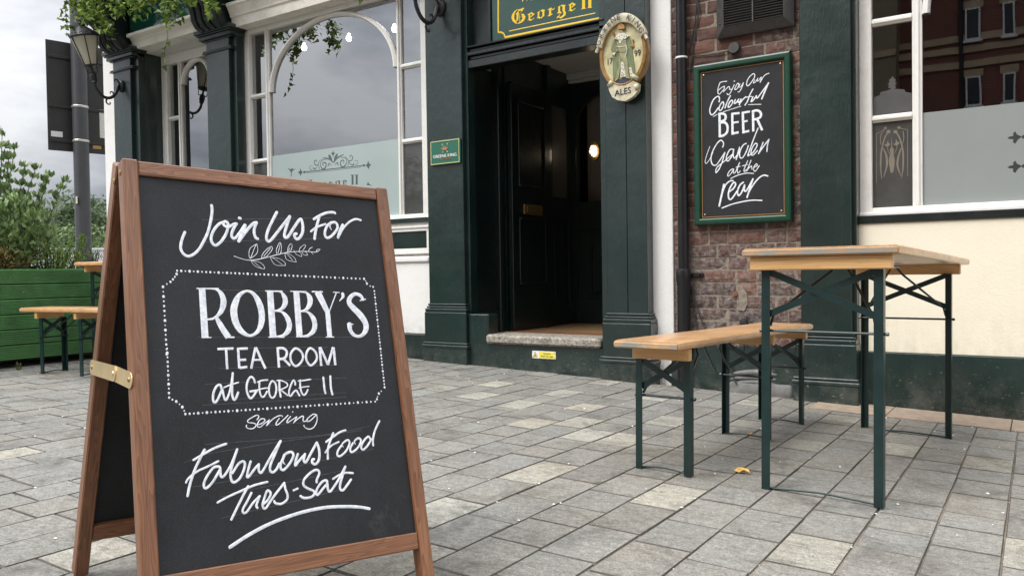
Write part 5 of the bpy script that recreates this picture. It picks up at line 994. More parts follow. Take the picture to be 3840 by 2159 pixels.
part('slate', 'blackboard', cb, [(X0+.050, X1-.050, 4.5640, 4.575, Z0+.052, Z1-.052)], .001)
part('copper_line', 'copper', cb, [(X0+.043, X1-.043, 4.5625, 4.570, Z1-.049, Z1-.045), (X0+.043, X1-.043, 4.5625, 4.570, Z0+.045, Z0+.049), (X0+.043, X0+.047, 4.5625, 4.570, Z0+.049, Z1-.049), (X1-.047, X1-.043, 4.5625, 4.570, Z0+.049, Z1-.049)], 0)
for x in (X0+.060, X1-.060):
    for z in (Z0+.062, Z1-.062):
        m = MB(); m.lathe([(.0001, 4.5595), (.004, 4.5605), (.0055, 4.5640)], (x, 0, z), 10, 'y'); m.build('screw', 'brass', cb)
tb = lambda u, v, h: (-1.41+u, 4.5640-h, 1.45+v)
for k in ('b_enjoy', 'b_colourful', 'b_beer', 'b_garden', 'b_at_the', 'b_rear'):
    o = strokes('chalk_lettering', STROKES[k], 'chalk', cb, tb, .0006, 3e-5); o.matrix_parent_inverse = WORLDP[cb.name]

# vent above it
vt = thing('extractor_vent', (-1.335, 4.58, 2.05), 'black louvred extractor vent high on the brick wall', 'vent')
m = MB(); a = (-1.553, -1.116, 2.055, 2.56); c = (-1.500, -1.166, 2.105, 2.51)
V = [(a[0], 4.595, a[2]), (a[1], 4.595, a[2]), (a[1], 4.595, a[3]), (a[0], 4.595, a[3]), (a[0], 4.565, a[2]), (a[1], 4.565, a[2]), (a[1], 4.565, a[3]), (a[0], 4.565, a[3]), (c[0], 4.525, c[2]), (c[1], 4.525, c[2]), (c[1], 4.525, c[3]), (c[0], 4.525, c[3]), (c[0], 4.575, c[2]), (c[1], 4.575, c[2]), (c[1], 4.575, c[3]), (c[0], 4.575, c[3])]
m.add(V, [(i, (i+1) % 4, (i+1) % 4+4, i+4) for i in range(4)]+[(4+i, 4+(i+1) % 4, 8+(i+1) % 4, 8+i) for i in range(4)]+[(8+i, 8+(i+1) % 4, 12+(i+1) % 4, 12+i) for i in range(4)]+[(12, 13, 14, 15)]); m.build('frame', 'grille', vt)
m0 = MB(); m0.add([(c[0], 4.527, 0), (c[1], 4.527, 0), (c[1], 4.548, .011), (c[0], 4.548, .011), (c[0], 4.529, -.003), (c[1], 4.529, -.003), (c[1], 4.550, .008), (c[0], 4.550, .008)], [(0, 1, 2, 3), (4, 5, 1, 0), (4, 7, 6, 5), (3, 2, 6, 7)]); sm = m0.mesh('slat'); sm.materials.append(M['grille'])
for i in range(27):
    o = bpy.data.objects.new('slat', sm); COL.objects.link(o); o.parent = vt; o.matrix_parent_inverse = WORLDP[vt.name]; o.location = (0, 0, 2.112+i*.0148)
part('bar', 'grille', vt, [(-1.337, -1.330, 4.523, 4.53, 2.105, 2.51)], 0)
for z in (2.13, 2.40):
    m = MB(); m.lathe([(.0001, 4.540), (.006, 4.541), (.007, 4.548)], (-1.527, 0, z), 10, 'y'); m.build('screw', 'black_metal', vt)
# blanking disc and its cable
m = MB(); m.lathe([(.0001, 4.560), (.030, 4.560), (.033, 4.565), (.033, 4.596)], (-1.455, 0, 1.988), 24, 'y'); tag(m.build('junction_box', 'grille', None, 'auto'), 'round black junction box on the bricks between vent and chalkboard', 'junction box')
m = MB(); m.tube([(-1.48, 4.590, 1.982), (-1.56, 4.588, 1.973), (-1.62, 4.589, 1.976), (-1.70, 4.590, 1.985)], .0032, 6); tag(m.build('junction_cable', 'cable'), 'short thin cable running left from the round junction box', 'cable')

# drainpipe
dp = thing('drainpipe', (-1.772, 4.53, .02), 'black drainpipe between the white pier and the bricks', 'drainpipe')
m = MB(); m.lathe([(.0335, .70), (.0335, 3.4)], (-1.768, 4.555, 0), 20); m.build('pipe', 'black_plastic', dp, 'auto')
m = MB(); m.lathe([(.040, .02), (.040, .62), (.044, .64), (.047, .66), (.047, .70), (.043, .715), (.034, .72)], (-1.768, 4.550, 0), 20); m.build('socket', 'black_plastic', dp, 'auto')
m = MB(); m.lathe([(.0365, 1.972), (.0365, 1.982)], (-1.768, 4.555, 0), 20); m.build('white_tie', 'letter_white', dp)
m = MB(); m.box(-1.82, -1.655, 4.575, 4.595, .668, .694, b=.004); m.lathe([(.010, 4.560), (.010, 4.58)], (-1.68, 0, .681), 8, 'y'); m.build('bracket', 'black_plastic', dp)
m = MB(); m.tube([(-1.728, 4.585, 3.2), (-1.69, 4.583, 2.75), (-1.70, 4.583, 2.45), (-1.665, 4.585, 2.25), (-1.70, 4.585, 2.08), (-1.722, 4.587, 1.9)], .0045, 6); m.tube([(-1.728, 4.585, 3.2), (-1.65, 4.583, 2.6), (-1.69, 4.585, 2.2), (-1.73, 4.586, 2.0)], .004, 6)
tag(m.build('wall_cable', 'cable'), 'loose pair of dark cables high beside the drainpipe', 'cable')
m = MB(); m.tube([(-1.73, 4.582, .62), (-1.70, 4.58, .50), (-1.655, 4.575, .38), (-1.59, 4.57, .29), (-1.50, 4.55, .17), (-1.45, 4.545, .05)], .0045, 6); m.tube([(-1.73, 4.582, .60), (-1.715, 4.58, .46), (-1.69, 4.575, .34), (-1.64, 4.566, .22), (-1.58, 4.55, .10)], .004, 6)
tag(m.build('wall_cable', 'cable'), 'loose pair of dark cables trailing down to the ground from the drainpipe', 'cable')
m = MB(); m.lathe([(.0001, 4.548), (.022, 4.552), (.024, 4.575), (.012, 4.59)], (-1.41, 0, .405), 14, 'y'); m.tube([(-1.41, 4.57, .39), (-1.408, 4.572, .30), (-1.42, 4.575, .22)], .006, 6); m.tube([(-1.41, 4.57, .405), (-1.36, 4.57, .41)], .005, 6)
tag(m.build('outside_tap', 'black_metal', None, 'auto'), 'small dark pipe outlet low on the brick wall behind the bench', 'pipe outlet')

# caution sign on the riser
cs = thing('step_warning_sign', (-2.715, 4.492, .14), 'small yellow and white Caution Mind the step sign below the doorstep', 'sign')
part('plate', 'letter_white', cs, [(-2.806, -2.625, 4.4865, 4.4925, .140, .190)], .0015)
part('yellow_field', 'yellow', cs, [(-2.752, -2.631, 4.4855, 4.4868, .144, .186)], 0)
m = MB(); ty = tfY(4.4866); flatpoly(m, [(-2.800, .148), (-2.762, .148), (-2.781, .185)], ty, .0004); m.build('triangle_border', 'letter_black', cs)
m = MB(); flatpoly(m, [(-2.7955, .1505), (-2.7665, .1505), (-2.781, .1795)], ty, .0009); m.build('triangle', 'yellow', cs)
m = MB(); flatpoly(m, [(-2.787, .154), (-2.776, .154), (-2.779, .166), (-2.784, .168)], ty, .0014); m.build('pictogram', 'letter_black', cs)
wtext('lettering', 'Caution', .017, 'letter_black', cs, (-2.690, 4.4850, .1745), (1, 0, 0), (0, 0, 1), depth=.0004)
wtext('lettering', 'Mind the step', .017, 'letter_black', cs, (-2.690, 4.4850, .1565), (1, 0, 0), (0, 0, 1), depth=.0004)
for x, z in ((-2.799, .184), (-2.799, .146), (-2.632, .181), (-2.632, .147)):
    m = MB(); m.lathe([(.0001, 4.4835), (.0026, 4.4840), (.003, 4.4866)], (x, 0, z), 8, 'y'); m.build('screw', 'old_brass', cs)

# bulkhead lamp and pendants
bl = thing('bulkhead_lamp', (-2.93, 6.0, 1.62), 'lit oval bulkhead lamp on the lobby wall through the doorway', 'lamp')
LX, LZ = -3.09, 1.715
m = MB(); m.lathe([(.0001, 5.91), (.014, 5.915), (.024, 5.93), (.027, 5.965)], (LX, 0, LZ), 18, 'y', 1, 1.75); m.build('globe', 'lit_bulkhead', bl, True)
m = MB(); m.lathe([(.040, 5.965), (.047, 5.965), (.047, 5.995), (.02, 5.995)], (LX, 0, LZ), 18, 'y', 1, 1.75)
for t in (0, pi/2):
    m.tube([(LX+cos(t)*.043*cos(a), 5.965-.068*sin(a), LZ+sin(t)*.074*cos(a)) for a in [pi*i/8 for i in range(9)]], .003, 5)
m.build('cage', 'old_brass', bl)
for (x, z), lb_ in zip(((-6.379, 3.08), (-5.733, 3.067), (-5.13, 3.05)), ('left of the three lit globe pendants behind the big window', 'middle of the three lit globe pendants behind the big window', 'right of the three lit globe pendants behind the big window')):
    pn = thing('pendant_lamp', (x, 5.8, z), lb_, 'lamp', 'globe pendants inside the bar')
    m = MB(); m.lathe([(.0001, -.030), (.014, -.026), (.024, -.012), (.027, .002), (.023, .016), (.012, .032), (.010, .05)], (x, 5.8, z), 16); m.build('globe', 'lit_globe', pn, True)
    m = MB(); m.tube([(x, 5.8, z+.05), (x, 5.8, 3.22)], .005, 6); m.lathe([(.024, z+.046), (.024, z+.062), (.008, z+.075)], (x, 5.8, 0), 12); m.build('flex', 'black_metal', pn)
# wall lanterns ----------------------------------------------------
def lantern(label):
    o = empty('wall_lantern', (0, 0, 0), label, 'lantern', 'lanterns on the pub front')   # origin at the wall plate, arm towards -Y
    m = MB(); m.lathe([(.0001, -.030), (.030, -.028), (.046, -.018), (.050, 0)], (0, 0, 0), 18, 'y', 1, 1.25); m.build('wall_plate', 'black_metal', o, True)
    m = MB(); arm = spline([(0, 0, .02), (0, -.035, .0), (0, -.06, -.07), (0, -.105, -.125), (0, -.165, -.14), (0, -.22, -.115), (0, -.262, -.06), (0, -.275, -.012)], False, 4)
    m.tube(arm, [.017-.004*i/len(arm) for i in range(len(arm))], 10)
    for p in ([(0, -.10, -.125), (0, -.085, -.095), (0, -.10, -.072), (0, -.12, -.078), (0, -.118, -.094)], [(0, -.15, -.14), (0, -.165, -.175), (0, -.145, -.20), (0, -.122, -.192), (0, -.128, -.175)], [(0, -.03, .03), (0, -.05, .055), (0, -.075, .05), (0, -.07, .035)]):
        q = spline(p, False, 4); m.tube(q, [.009-.005*i/len(q) for i in range(len(q))], 8)
    m.build('arm', 'black_metal', o, True)
    c = (0, -.275, 0)
    m = MB(); m.lathe([(.020, -.015), (.026, -.008), (.022, .0), (.027, .012), (.030, .062), (.024, .07), (.012, .085), (.010, .125), (.035, .135)], c, 16); m.build('holder', 'black_metal', o, 'auto')
    m = MB()
    for s in (0, 1, 2):
        t = s*2*pi/3+.5
        m.tube(spline([(cos(t)*.012, -.275+sin(t)*.012, .085), (cos(t)*.045, -.275+sin(t)*.045, .075), (cos(t)*.052, -.275+sin(t)*.052, .105), (cos(t)*.055, -.275+sin(t)*.055, .145)], False, 4), .0045, 6)
    m.build('bracket', 'black_metal', o, True)
    n = 6
    def ring(mb, r0_, r1, z0, z1): mb.lathe([(r0_, z0), (r1, z1)], c, n)
    m = MB(); m.lathe([(.056, .140), (.064, .143), (.064, .152), (.050, .155)], c, 24); m.lathe([(.120, .405), (.132, .408), (.134, .420), (.122, .424)], c, 24)
    for s in range(n):
        t = 2*pi*(s+.5)/n; m.tube([(cos(t)*.060, -.275+sin(t)*.060, .15), (cos(t)*.127, -.275+sin(t)*.127, .41)], .0048, 6)
    m.build('cage', 'black_metal', o)
    m = MB(); m.lathe([(.056, .152), (.121, .408)], c, 24); m.build('glass_body', 'lantern_glass', o, 'auto')
    m = MB(); m.lathe([(.132, .420), (.118, .435), (.080, .470), (.045, .497), (.028, .508), (.026, .525), (.032, .535), (.014, .548), (.018, .560), (.022, .572), (.014, .588), (.0001, .596)], c, 24)
    m.build('roof', 'black_metal', o, 'auto')
    m = MB()
    for s in range(18):
        t = 2*pi*s/18; x, y = cos(t)*.134, -.275+sin(t)*.134; w = .016
        m.tube([(x-sin(t)*w, y+cos(t)*w, .424), (x-sin(t)*w*.5, y+cos(t)*w*.5, .440), (x+sin(t)*w*.5, y-cos(t)*w*.5, .440), (x+sin(t)*w, y-cos(t)*w, .424)], .003, 5)
        if s % 3 == 0: m.tube([(x, y, .42), (x*1.06, -.275+(y+.275)*1.06, .468)], [.005, .001], 5)
    m.build('crest', 'black_metal', o)
    tilt = Matrix.Translation((0, -.275, 0)) @ Matrix.Rotation(R(12), 4, 'X') @ Matrix.Translation((0, .275, 0))     # the head hangs a little forward
    for ch in o.children:
        if ch.name.split('.')[0] in ('holder', 'bracket', 'cage', 'glass_body', 'roof', 'crest'): ch.data.transform(tilt)
    return o
la = lantern('black wall lantern with cream glass on the far left pilaster'); la.location = (-7.56, 4.50, 2.605)
lb2 = copytree(la); lb2.location = (-3.545, 4.50, 2.600); lb2['label'] = 'black wall lantern cut off by the photo top, left of the doorway'

# road sign on its post -------------------------------------------
pc = Vector((-8.82, 4.76, 0))
ps = thing('sign_post', (-8.82, 4.76, .1), 'dark grey metal post rising behind the planter at far left', 'post')
m = MB(); m.lathe([(.088, -.2), (.088, .75), (.080, .80), (.078, 4.8)], (pc.x, pc.y, 0), 24); m.build('shaft', 'post', ps, 'auto')
m = MB(); m.box(pc.x+.02, pc.x+.05, pc.y-.085, pc.y-.079, 1.53, 1.61); m.build('sticker', 'med_cream', ps)
d = Vector((sin(R(13)), cos(R(13)), 0)); nn = Vector((d.y, -d.x, 0))     # sign runs along d, its back faces nn
rs = thing('road_sign', tuple(pc-nn*.1+Vector((0, 0, 2.1))), 'black back of a tall rectangular road sign clamped to the post', 'sign')
def sbox(mb, s0, s1, n0, n1, z0, z1, b=0):
    t = MB(); t.box(s0, s1, n0, n1, z0, z1, b=b); mb.add([tuple(pc+d*v[0]+nn*v[1]+Vector((0, 0, v[2]))) for v in t.v], t.f)
m = MB(); sbox(m, -.30, .30, -.108, -.098, 2.115, 3.315, .004); m.build('plate', 'signback', rs)
for z in (3.14, 2.60, 2.225): m = MB(); sbox(m, -.28, .28, -.098, -.082, z-.016, z+.016, .003); m.build('rail', 'black_metal', rs)
for z in (2.60, 2.225): m = MB(); m.lathe([(.083, z-.012), (.085, z-.008), (.085, z+.008), (.083, z+.012)], (pc.x, pc.y, 0), 24); m.build('clamp_band', 'steel', rs)
m = MB(); sbox(m, -.27, -.155, -.098, -.096, 2.265, 2.325); m.build('label_sticker', 'far_white', rs)
m = MB(); sbox(m, .15, .235, -.098, -.096, 2.17, 2.225); m.build('maker_sticker', 'old_brass', rs)
m = MB(); sbox(m, .225, .295, -.098, -.096, 2.30, 2.62); m.build('bracket_plate', 'steel', rs)

# trestle tables and benches --------------------------------------
def trestle(name, label, cat, w, y0, y1, h, frames, lw_, tk=.027, xb=.62, xl=.79, rod=.70, grp=None, overh=.0):
    """top width w along X, running y0..y1 along Y, frames at the given y; leg spacing lw_ (outer)"""
    o = empty(name, (0, 0, 0), label, cat, grp)
    m = MB(); r = .011
    prof = [(-w/2+r, h), (w/2-r, h), (w/2-.003, h-.004), (w/2, h-.012), (w/2-.002, h-tk+.003), (w/2-.008, h-tk), (-w/2+.008, h-tk), (-w/2+.002, h-tk+.003), (-w/2, h-.012), (-w/2+.003, h-.004)]
    n = len(prof); ys = [(y0, .93, -.004), (y0+.008, 1., 0)]+[(y0+(y1-y0)*k/6, 1., 0) for k in range(1, 6)]+[(y1-.008, 1., 0), (y1, .93, -.004)]
    V = []
    for yy, s, dz in ys:
        for x, z in prof: V.append(((x*(1-.02*(1-s)*2.5)), yy, (z-(h-tk/2))*s+(h-tk/2)))
    F = [(i*n+k, i*n+(k+1) % n, (i+1)*n+(k+1) % n, (i+1)*n+k) for i in range(len(ys)-1) for k in range(n)]+[tuple(range(n)), tuple((len(ys)-1)*n+k for k in range(n-1, -1, -1))]
    m.add(V, F); m.build('top', 'pine_y', o, 'auto')
    m = MB(); m.box(-w/2+.004, w/2-.004, y0-.0065, y0+.003, h-tk+.003, h-.006, b=.002); m.build('worn_edge', 'pine_end', o)
    hb = h-tk
    for i, fy in enumerate(frames):
        s = 1 if fy < (y0+y1)/2 else -1
        bt = MB(); bt.box(-w/2+.022 if w > .3 else -w/2+.018, w/2-.022 if w > .3 else w/2-.010, fy-s*.028, fy-s*.004, hb-.042, hb-.0005, b=.003); bt.build('batten', 'pine_x', o)
        t = .027 if w > .3 else .025; hl = hb-.040
        for sx_ in (-1, 1):
            m = MB(); x = sx_*lw_/2; xi = x-sx_*t
            m.box(min(x, xi), max(x, xi), fy-.002, fy+.0015, 0, hl, b=.0007); m.box(min(x, x-sx_*.003), max(x, x-sx_*.003), fy, fy+s*t, 0, hl, b=.0007)
            m.build('leg', 'table_green', o)
        xo = lw_/2-t
        for a, c, yy in ((hl-.006, hl*xl, fy+s*.0045), (hl*xl, hl-.006, fy+s*.008)):
            m = MB(); m.bar((-xo-.006, yy, a), (xo+.006, yy, c), .0028, .021, (0, 0, 1)); m.build('cross_brace', 'table_green', o)
        m = MB(); m.tube([(-lw_/2-.012, fy+s*.016, hl*rod), (lw_/2+.012, fy+s*.016, hl*rod)], .0042, 8)
        m.lathe([(.0065, -lw_/2-.010), (.0065, -lw_/2-.004)], (0, fy+s*.016, hl*rod), 6, 'x'); m.lathe([(.0065, lw_/2+.004), (.0065, lw_/2+.010)], (0, fy+s*.016, hl*rod), 6, 'x')
        m.build('stretcher', 'table_green', o)
        m = MB(); q = spline([(-lw_/2+.004, fy+s*.010, .006), (-lw_/4, fy+s*.014, .011), (0, fy+s*.016, .014), (lw_/4, fy+s*.014, .010), (lw_/2-.004, fy+s*.010, .006)], False, 3); m.tube(q, .0035, 6)
        m.build('floor_bar', 'table_green', o)
        for sx_ in (-1, 1):
            m = MB(); top = (sx_*.012, fy+s*min(.30, abs(y1-y0)*.17), hb-.018)
            m.tube([(sx_*(xo+.004), fy+s*.016, hl*(rod+.02)), (sx_*(xo-.004), fy+s*.02, hl*(rod+.07)), (sx_*.03, top[1]-s*.02, hb-.045), top], .0045, 6); m.build('folding_strut', 'table_green', o)
        m = MB(); yy = fy+s*min(.30, abs(y1-y0)*.17); m.box(-.035, .035, yy-.014, yy+.014, hb-.004, hb-.0005); m.tube([(-.02, yy, hb-.014), (.02, yy, hb-.014)], .005, 6); m.build('catch_plate', 'steel', o)
    return o
t1 = trestle('beer_table', 'green-legged pine beer table standing tall in front of the cream wall', 'table', .462, -.70, .79, .769, (-.66, .665), .360, xl=.80, rod=.725, grp='folding tables and benches outside the pub')
t1.location = (-.516, 3.19, -.0045); t1.rotation_euler = (R(-1.35), 0, R(-3.2))
b1 = trestle('beer_bench', 'pine bench with green legs pulled up left of the beer table', 'bench', .240, -.735, .70, .458, (-.61, .18, .62), .205, xl=.74, rod=.66, grp='folding tables and benches outside the pub')
b1.location = (-1.028, 3.145, .0125); b1.rotation_euler = (R(-1.1), 0, R(-3.6))
b2 = trestle('beer_bench', 'pine bench with green legs in front of the green planter, left of the A-board', 'bench', .215, -.16, 1.1, .418, (0, .37, 1.0), .170, xl=.74, rod=.66, grp='folding tables and benches outside the pub')
b2.location = (-5.27, 2.63, .116); b2.rotation_euler = (0, R(.3), R(-90+8))
t2 = trestle('beer_table', 'pine beer table mostly hidden behind the A-board, beyond the left bench', 'table', .40, -.10, 1.2, .70, (.0, 1.05), .30, xl=.80, rod=.72, grp='folding tables and benches outside the pub')
t2.location = (-5.37, 3.08, .125); t2.rotation_euler = (0, 0, R(-90+6))

# A-board ----------------------------------------------------------
AB = empty('sandwich_board', (0, 0, 0), 'large A-board with brown wooden frame advertising the tea room in white chalk lettering', 'sandwich board')
T = Vector((-1.43981, .8534, .94514)); U = Vector((.29426, .95463, -.04579)).normalized(); Nn = Vector((.9244, -.27212, .26726)).normalized(); V_ = Vector((.24268, -.12097, -.96254)).normalized()
AB.matrix_world = Matrix(((U.x, Nn.x, -V_.x, T.x), (U.y, Nn.y, -V_.y, T.y), (U.z, Nn.z, -V_.z, T.z), (0, 0, 0, 1)))   # local: x across, y out of the front face, z up the slope
Wd, Lg, sw, th = .5745, .915, .0285, .033
def leaf_frame(par, rl, rr, front=True):
    m = MB(); m.box(0, sw, -th, 0, -Lg, 0, b=.0025); m.build('stile', 'wood_dark_z', par)
    m = MB(); m.box(Wd-sw, Wd, -th, 0, -Lg, 0, b=.0025); m.build('stile', 'wood_dark_z', par)
    m = MB(); m.box(sw+.0006, Wd-sw-.0006, -th+.004, -.003, -.0285, -.0015, b=.002); m.build('rail', 'wood_dark_x', par)
    m = MB(); t = MB(); t.box(sw+.0006, Wd-sw-.0006, -th+.004, -.003, -.034, 0, b=.002)
    m.add([(x, y, z-(rl+(rr-rl)*(x-sw)/(Wd-2*sw))) for x, y, z in t.v], t.f); m.build('rail', 'wood_dark_x', par)
    m = MB(); m.box(sw-.004, Wd-sw+.004, -.0155, -.0092, -.90*max(rl, rr)-.08, -.02); m.build('panel', 'blackboard', par)
leaf_frame(AB, .7625, .7765)
for fl_ in (0,):
    m = MB(); m.box(sw+.0004, Wd-sw-.0004, -.0092, -.0035, -.0292, -.0282); m.build('bead', 'wood_dark_x', AB)
ta = lambda u, v, h: (u, -.0091+h, -v)
for k in ('join_us_for', 'sprig', 'robbys', 'tea_room', 'at_george', 'serving', 'fabulous_food', 'tues_sat', 'swash'):
    strokes('chalk_lettering', STROKES[k], 'chalk', AB, ta, .0005, 2.2e-5)
strokes('dotted_border', [(f_, [a_[0], a_[1], a_[2]*2]) for f_, a_ in STROKES['dots']], 'chalk', AB, ta, .0005, 0)
strokes('chalk_guides', STROKES['chalk_guide'], 'chalk_thin', AB, lambda u, v, h: (u, -.0091+h*.25, -v), .0003, 6e-6)
bk = MB(); bk.box(.0, .001, -.001, 0, -.001, 0)
hinge = bk.build('rear_leaf', 'wood_dark_z', AB); hinge.location = (0, -.042, 0); hinge.rotation_euler = (R(-33.4), 0, 0)
hm = Matrix.Rotation(R(-33.4), 4, 'X')
def rearbox(name, mat, a, b_):
    t = MB(); t.box(*a, b=b_); o = t.build(name, mat, hinge); return o
for a in ((0, sw, -th+.0, 0, -Lg, .002), (Wd-sw, Wd, -th, 0, -Lg, .002)): rearbox('stile', 'wood_dark_z', a, .0025)
rearbox('rail', 'wood_dark_x', (sw, Wd-sw, -th+.004, -.003, -.028, .0), .002); rearbox('rail', 'wood_dark_x', (sw, Wd-sw, -th+.004, -.003, -.832, -.795), .002); rearbox('panel', 'blackboard', (sw-.004, Wd-sw+.004, -.022, -.016, -.80, -.02), 0)
m = MB()                                      # brass folding stay on the left side
def stay(mb, a, c, x, w=.030, n=8):
    a = Vector(a); c = Vector(c); t = (c-a).normalized(); s_ = Vector((-t.y, t.x)); pts = []
    for k in range(n+1): q = pi/2+pi*k/n; pts.append(a+(t*cos(q)+s_*sin(q))*w/2)
    for k in range(n+1): q = -pi/2+pi*k/n; pts.append(c+(t*cos(q)+s_*sin(q))*w/2)
    mb.prism([(p.x, p.y) for p in pts], x, x-.0016, 'x')
stay(m, (-.010, -.422), (-.112, -.391), -.0015); m.build('stay', 'brass', AB)
m = MB(); stay(m, (-.112, -.391), (-.285, -.346), -.0035); m.build('stay', 'brass', AB)
for y, z, x in ((-.012, -.421, -.0032), (-.112, -.391, -.0052), (-.281, -.347, -.0052)):
    m = MB(); m.lathe([(.0001, x-.0022), (.0035, x-.002), (.005, x)], (0, y, z), 12, 'x'); m.build('rivet', 'old_brass' if x != -.0052 or y < -.2 else 'brass', AB)
for y in (-.0165, -.062): m = MB(); m.lathe([(.004, -.002), (.0065, -.0005), (.0065, .0)], (0, y, -.024), 10, 'x'); m.build('hinge_bolt', 'old_brass', AB)

# planter with its slatted front ----------------------------------
pl = thing('planter', (-5.95, 2.2, .12), 'long green planter box with ribbed horizontal boards at the left', 'planter')
y0, y1 = .9, 3.42
prof = []; H_ = .1005; n_r = 7
for i in range(n_r):
    z = .004+(H_-.008)*i/n_r; s = (H_-.008)/n_r
    prof += [(0., z), (0., z+s*.45), (-.011, z+s*.52), (-.011, z+s*.94)]
prof = [(-.012, .002)]+prof+[(-.012, H_-.002)]
base = MB(); V = []; nq = len(prof)
for yy in (y0, y1):
    for dx, z in prof: V.append((dx, yy, z))
V += [(-.02, y0, .002), (-.02, y0, H_-.002), (-.02, y1, .002), (-.02, y1, H_-.002)]
base.add(V, [(k, k+1, nq+k+1, nq+k) for k in range(nq-1)]+[(0, nq, 2*nq+2, 2*nq), (nq-1, 2*nq-1, 2*nq+3, 2*nq+1)])
bme = base.mesh('board'); bme.materials.append(M['fence_green'])
for i in range(6):
    o = bpy.data.objects.new('board', bme); COL.objects.link(o); o.parent = pl; o.matrix_parent_inverse = WORLDP[pl.name]; o.location = (-5.70+rnd.uniform(-.002, .002), 0, .178+i*.1015)
part('inner_box', 'soil', pl, [(-6.38, -5.722, y0, y1, .17, .74)], 0)
for a_ in ((-6.40, -5.70, y1, y1+.02, .178, .79), (-6.40, -5.70, y0-.02, y0, .178, .79)): part('end_board', 'fence_green', pl, [a_], .003)
for yy in (1.2, 2.3, 3.2): part('bearer', 'wood_dark_x', pl, [(-6.35, -5.80, yy, yy+.08, .06, .172)], .004)
m = MB(); m.box(-6.9, -6.55, 2.78, 3.02, .10, .155, b=.01); tag(m.build('paving_offcut', 'far_white'), 'pale stone block visible in the gap under the green planter', 'stone')

# plants ------------------------------------------------------------
def shrub(name, label, cat, loc, stems, leafmat, size, shape, height, spread, leaves, group=None, tones=(.1, 1), tall=None, clump=.07, up_=.5):
    o = empty(name, loc, label, cat, group); st = MB(); pts = []; dr_ = []
    for s in range(stems):
        a = rnd.uniform(0, 2*pi); r = spread*math.sqrt(rnd.random())*.9; h = height*rnd.uniform(.62, 1)*(1-.3*(r/spread)**2)
        e = Vector((cos(a)*r, sin(a)*r*1.0, h)); b = Vector((cos(a)*r*.25, sin(a)*r*.25, -.02)); mid_ = (b+e)/2+Vector((cos(a), sin(a), 0))*spread*.12
        if tall and s < len(tall): e = Vector(tall[s]); b = Vector((e.x*.4, e.y*.4, 0)); mid_ = (b+e)/2+Vector((rnd.gauss(0, .02), rnd.gauss(0, .02), 0))
        q = spline([tuple(b), tuple(mid_), tuple(e)], False, 6); st.tube(q, [.006*(1-.75*i/len(q)) for i in range(len(q))], 5)
        k = int(leaves/stems)
        for i in range(k):
            t = rnd.random()**.75; p = Vector(q[min(len(q)-1, int(t*(len(q)-1)))]); side = Vector((rnd.gauss(0, 1), rnd.gauss(0, 1), rnd.gauss(0, .6)))*clump*(1.05-t*.75)
            if tall and s < len(tall): side *= .35
            pts.append(p+side); dr_.append((side*10+Vector((0, 0, up_))))
    st.build('stem', 'bark', o)
    lv = MB(); leafcloud(lv, pts, size, shape, .5, tones, dirs=dr_); l_ = lv.build('foliage', leafmat, o); l_['kind'] = 'stuff'
    return o
shrub('laurel_shrub', 'tall upright grey-green shrub filling the left end of the planter', 'shrub', (-6.02, 2.60, .74), 60, 'laurel', .052, 'oval', .66, .46, 7500, tall=[(.05, .08, 1.02), (.02, .18, .94), (.04, .31, .80), (.0, .42, .76), (.05, .50, .72), (.02, -.05, 1.0), (.0, .25, .82), (.03, .37, .72), (.05, .12, .86)], clump=.075, up_=.9)
shrub('laurel_shrub', 'second grey-green shrub behind the bronze-leaved plant, cut by the left edge', 'shrub', (-6.1, 2.15, .74), 40, 'laurel', .036, 'oval', .80, .42, 3200, clump=.09)
shrub('bronze_shrub', 'low bronze and yellow leaved shrub at the planter front, far left', 'shrub', (-5.86, 2.62, .74), 22, 'nandina', .03, 'blade', .22, .24, 1500, clump=.06)
shrub('conifer_shrub', 'bright green feathery conifer low in the planter between the bronze shrub and post', 'shrub', (-5.90, 2.95, .74), 26, 'fern', .026, 'blade', .24, .22, 3400, clump=.05, tall=[(.02, .22, .30), (.0, .17, .27), (.02, .24, .28)])
shrub('open_shrub', 'thin open-branched green shrub at the right end of the planter', 'shrub', (-5.95, 3.20, .74), 16, 'nandina2', .024, 'blade', .24, .17, 800, clump=.05)
shrub('weed', 'small green weed growing in the gap under the planter', 'weed', (-5.62, 2.58, .12), 3, 'ivy', .03, 'oval', .05, .04, 9, clump=.02)

# trailing ivy ------------------------------------------------------
def ivy(label, trails, dens, par_loc):
    o = thing('trailing_ivy', par_loc, label, 'ivy', 'ivy trailing from the hanging baskets'); st = MB(); pts = []
    for tr in trails:
        q = spline([tuple(p) for p in tr[0]], False, 8); st.tube(q, .0022, 5); n_ = int(dens*tr[1])
        for i in range(n_):
            p = Vector(q[rnd.randrange(len(q))]); w = tr[2]; pts.append(p+Vector((rnd.gauss(0, w), rnd.gauss(0, w*.6), rnd.gauss(0, w*.8))))
    st.build('vine', 'bark', o); lv = MB(); leafcloud(lv, pts, .050, 'ivy', .6, (.0, 1), droop=.7); l_ = lv.build('foliage', 'ivy', o); l_['kind'] = 'stuff'; return o
ivy('dense ivy hanging over the far left lantern', [([(-7.75, 4.02, 3.55), (-7.45, 4.0, 3.30), (-7.30, 4.0, 3.16)], 1, .055), ([(-7.35, 4.0, 3.6), (-7.2, 4.0, 3.3), (-7.16, 4.0, 3.08)], 1.4, .055), ([(-7.1, 4.0, 3.6), (-7.0, 4.0, 3.2), (-6.97, 4.02, 2.93)], 1.2, .045), ([(-7.55, 4.0, 3.45), (-7.62, 4.0, 3.22), (-7.63, 4.02, 3.08)], .25, .03)], 200, (-7.3, 4.0, 3.6))
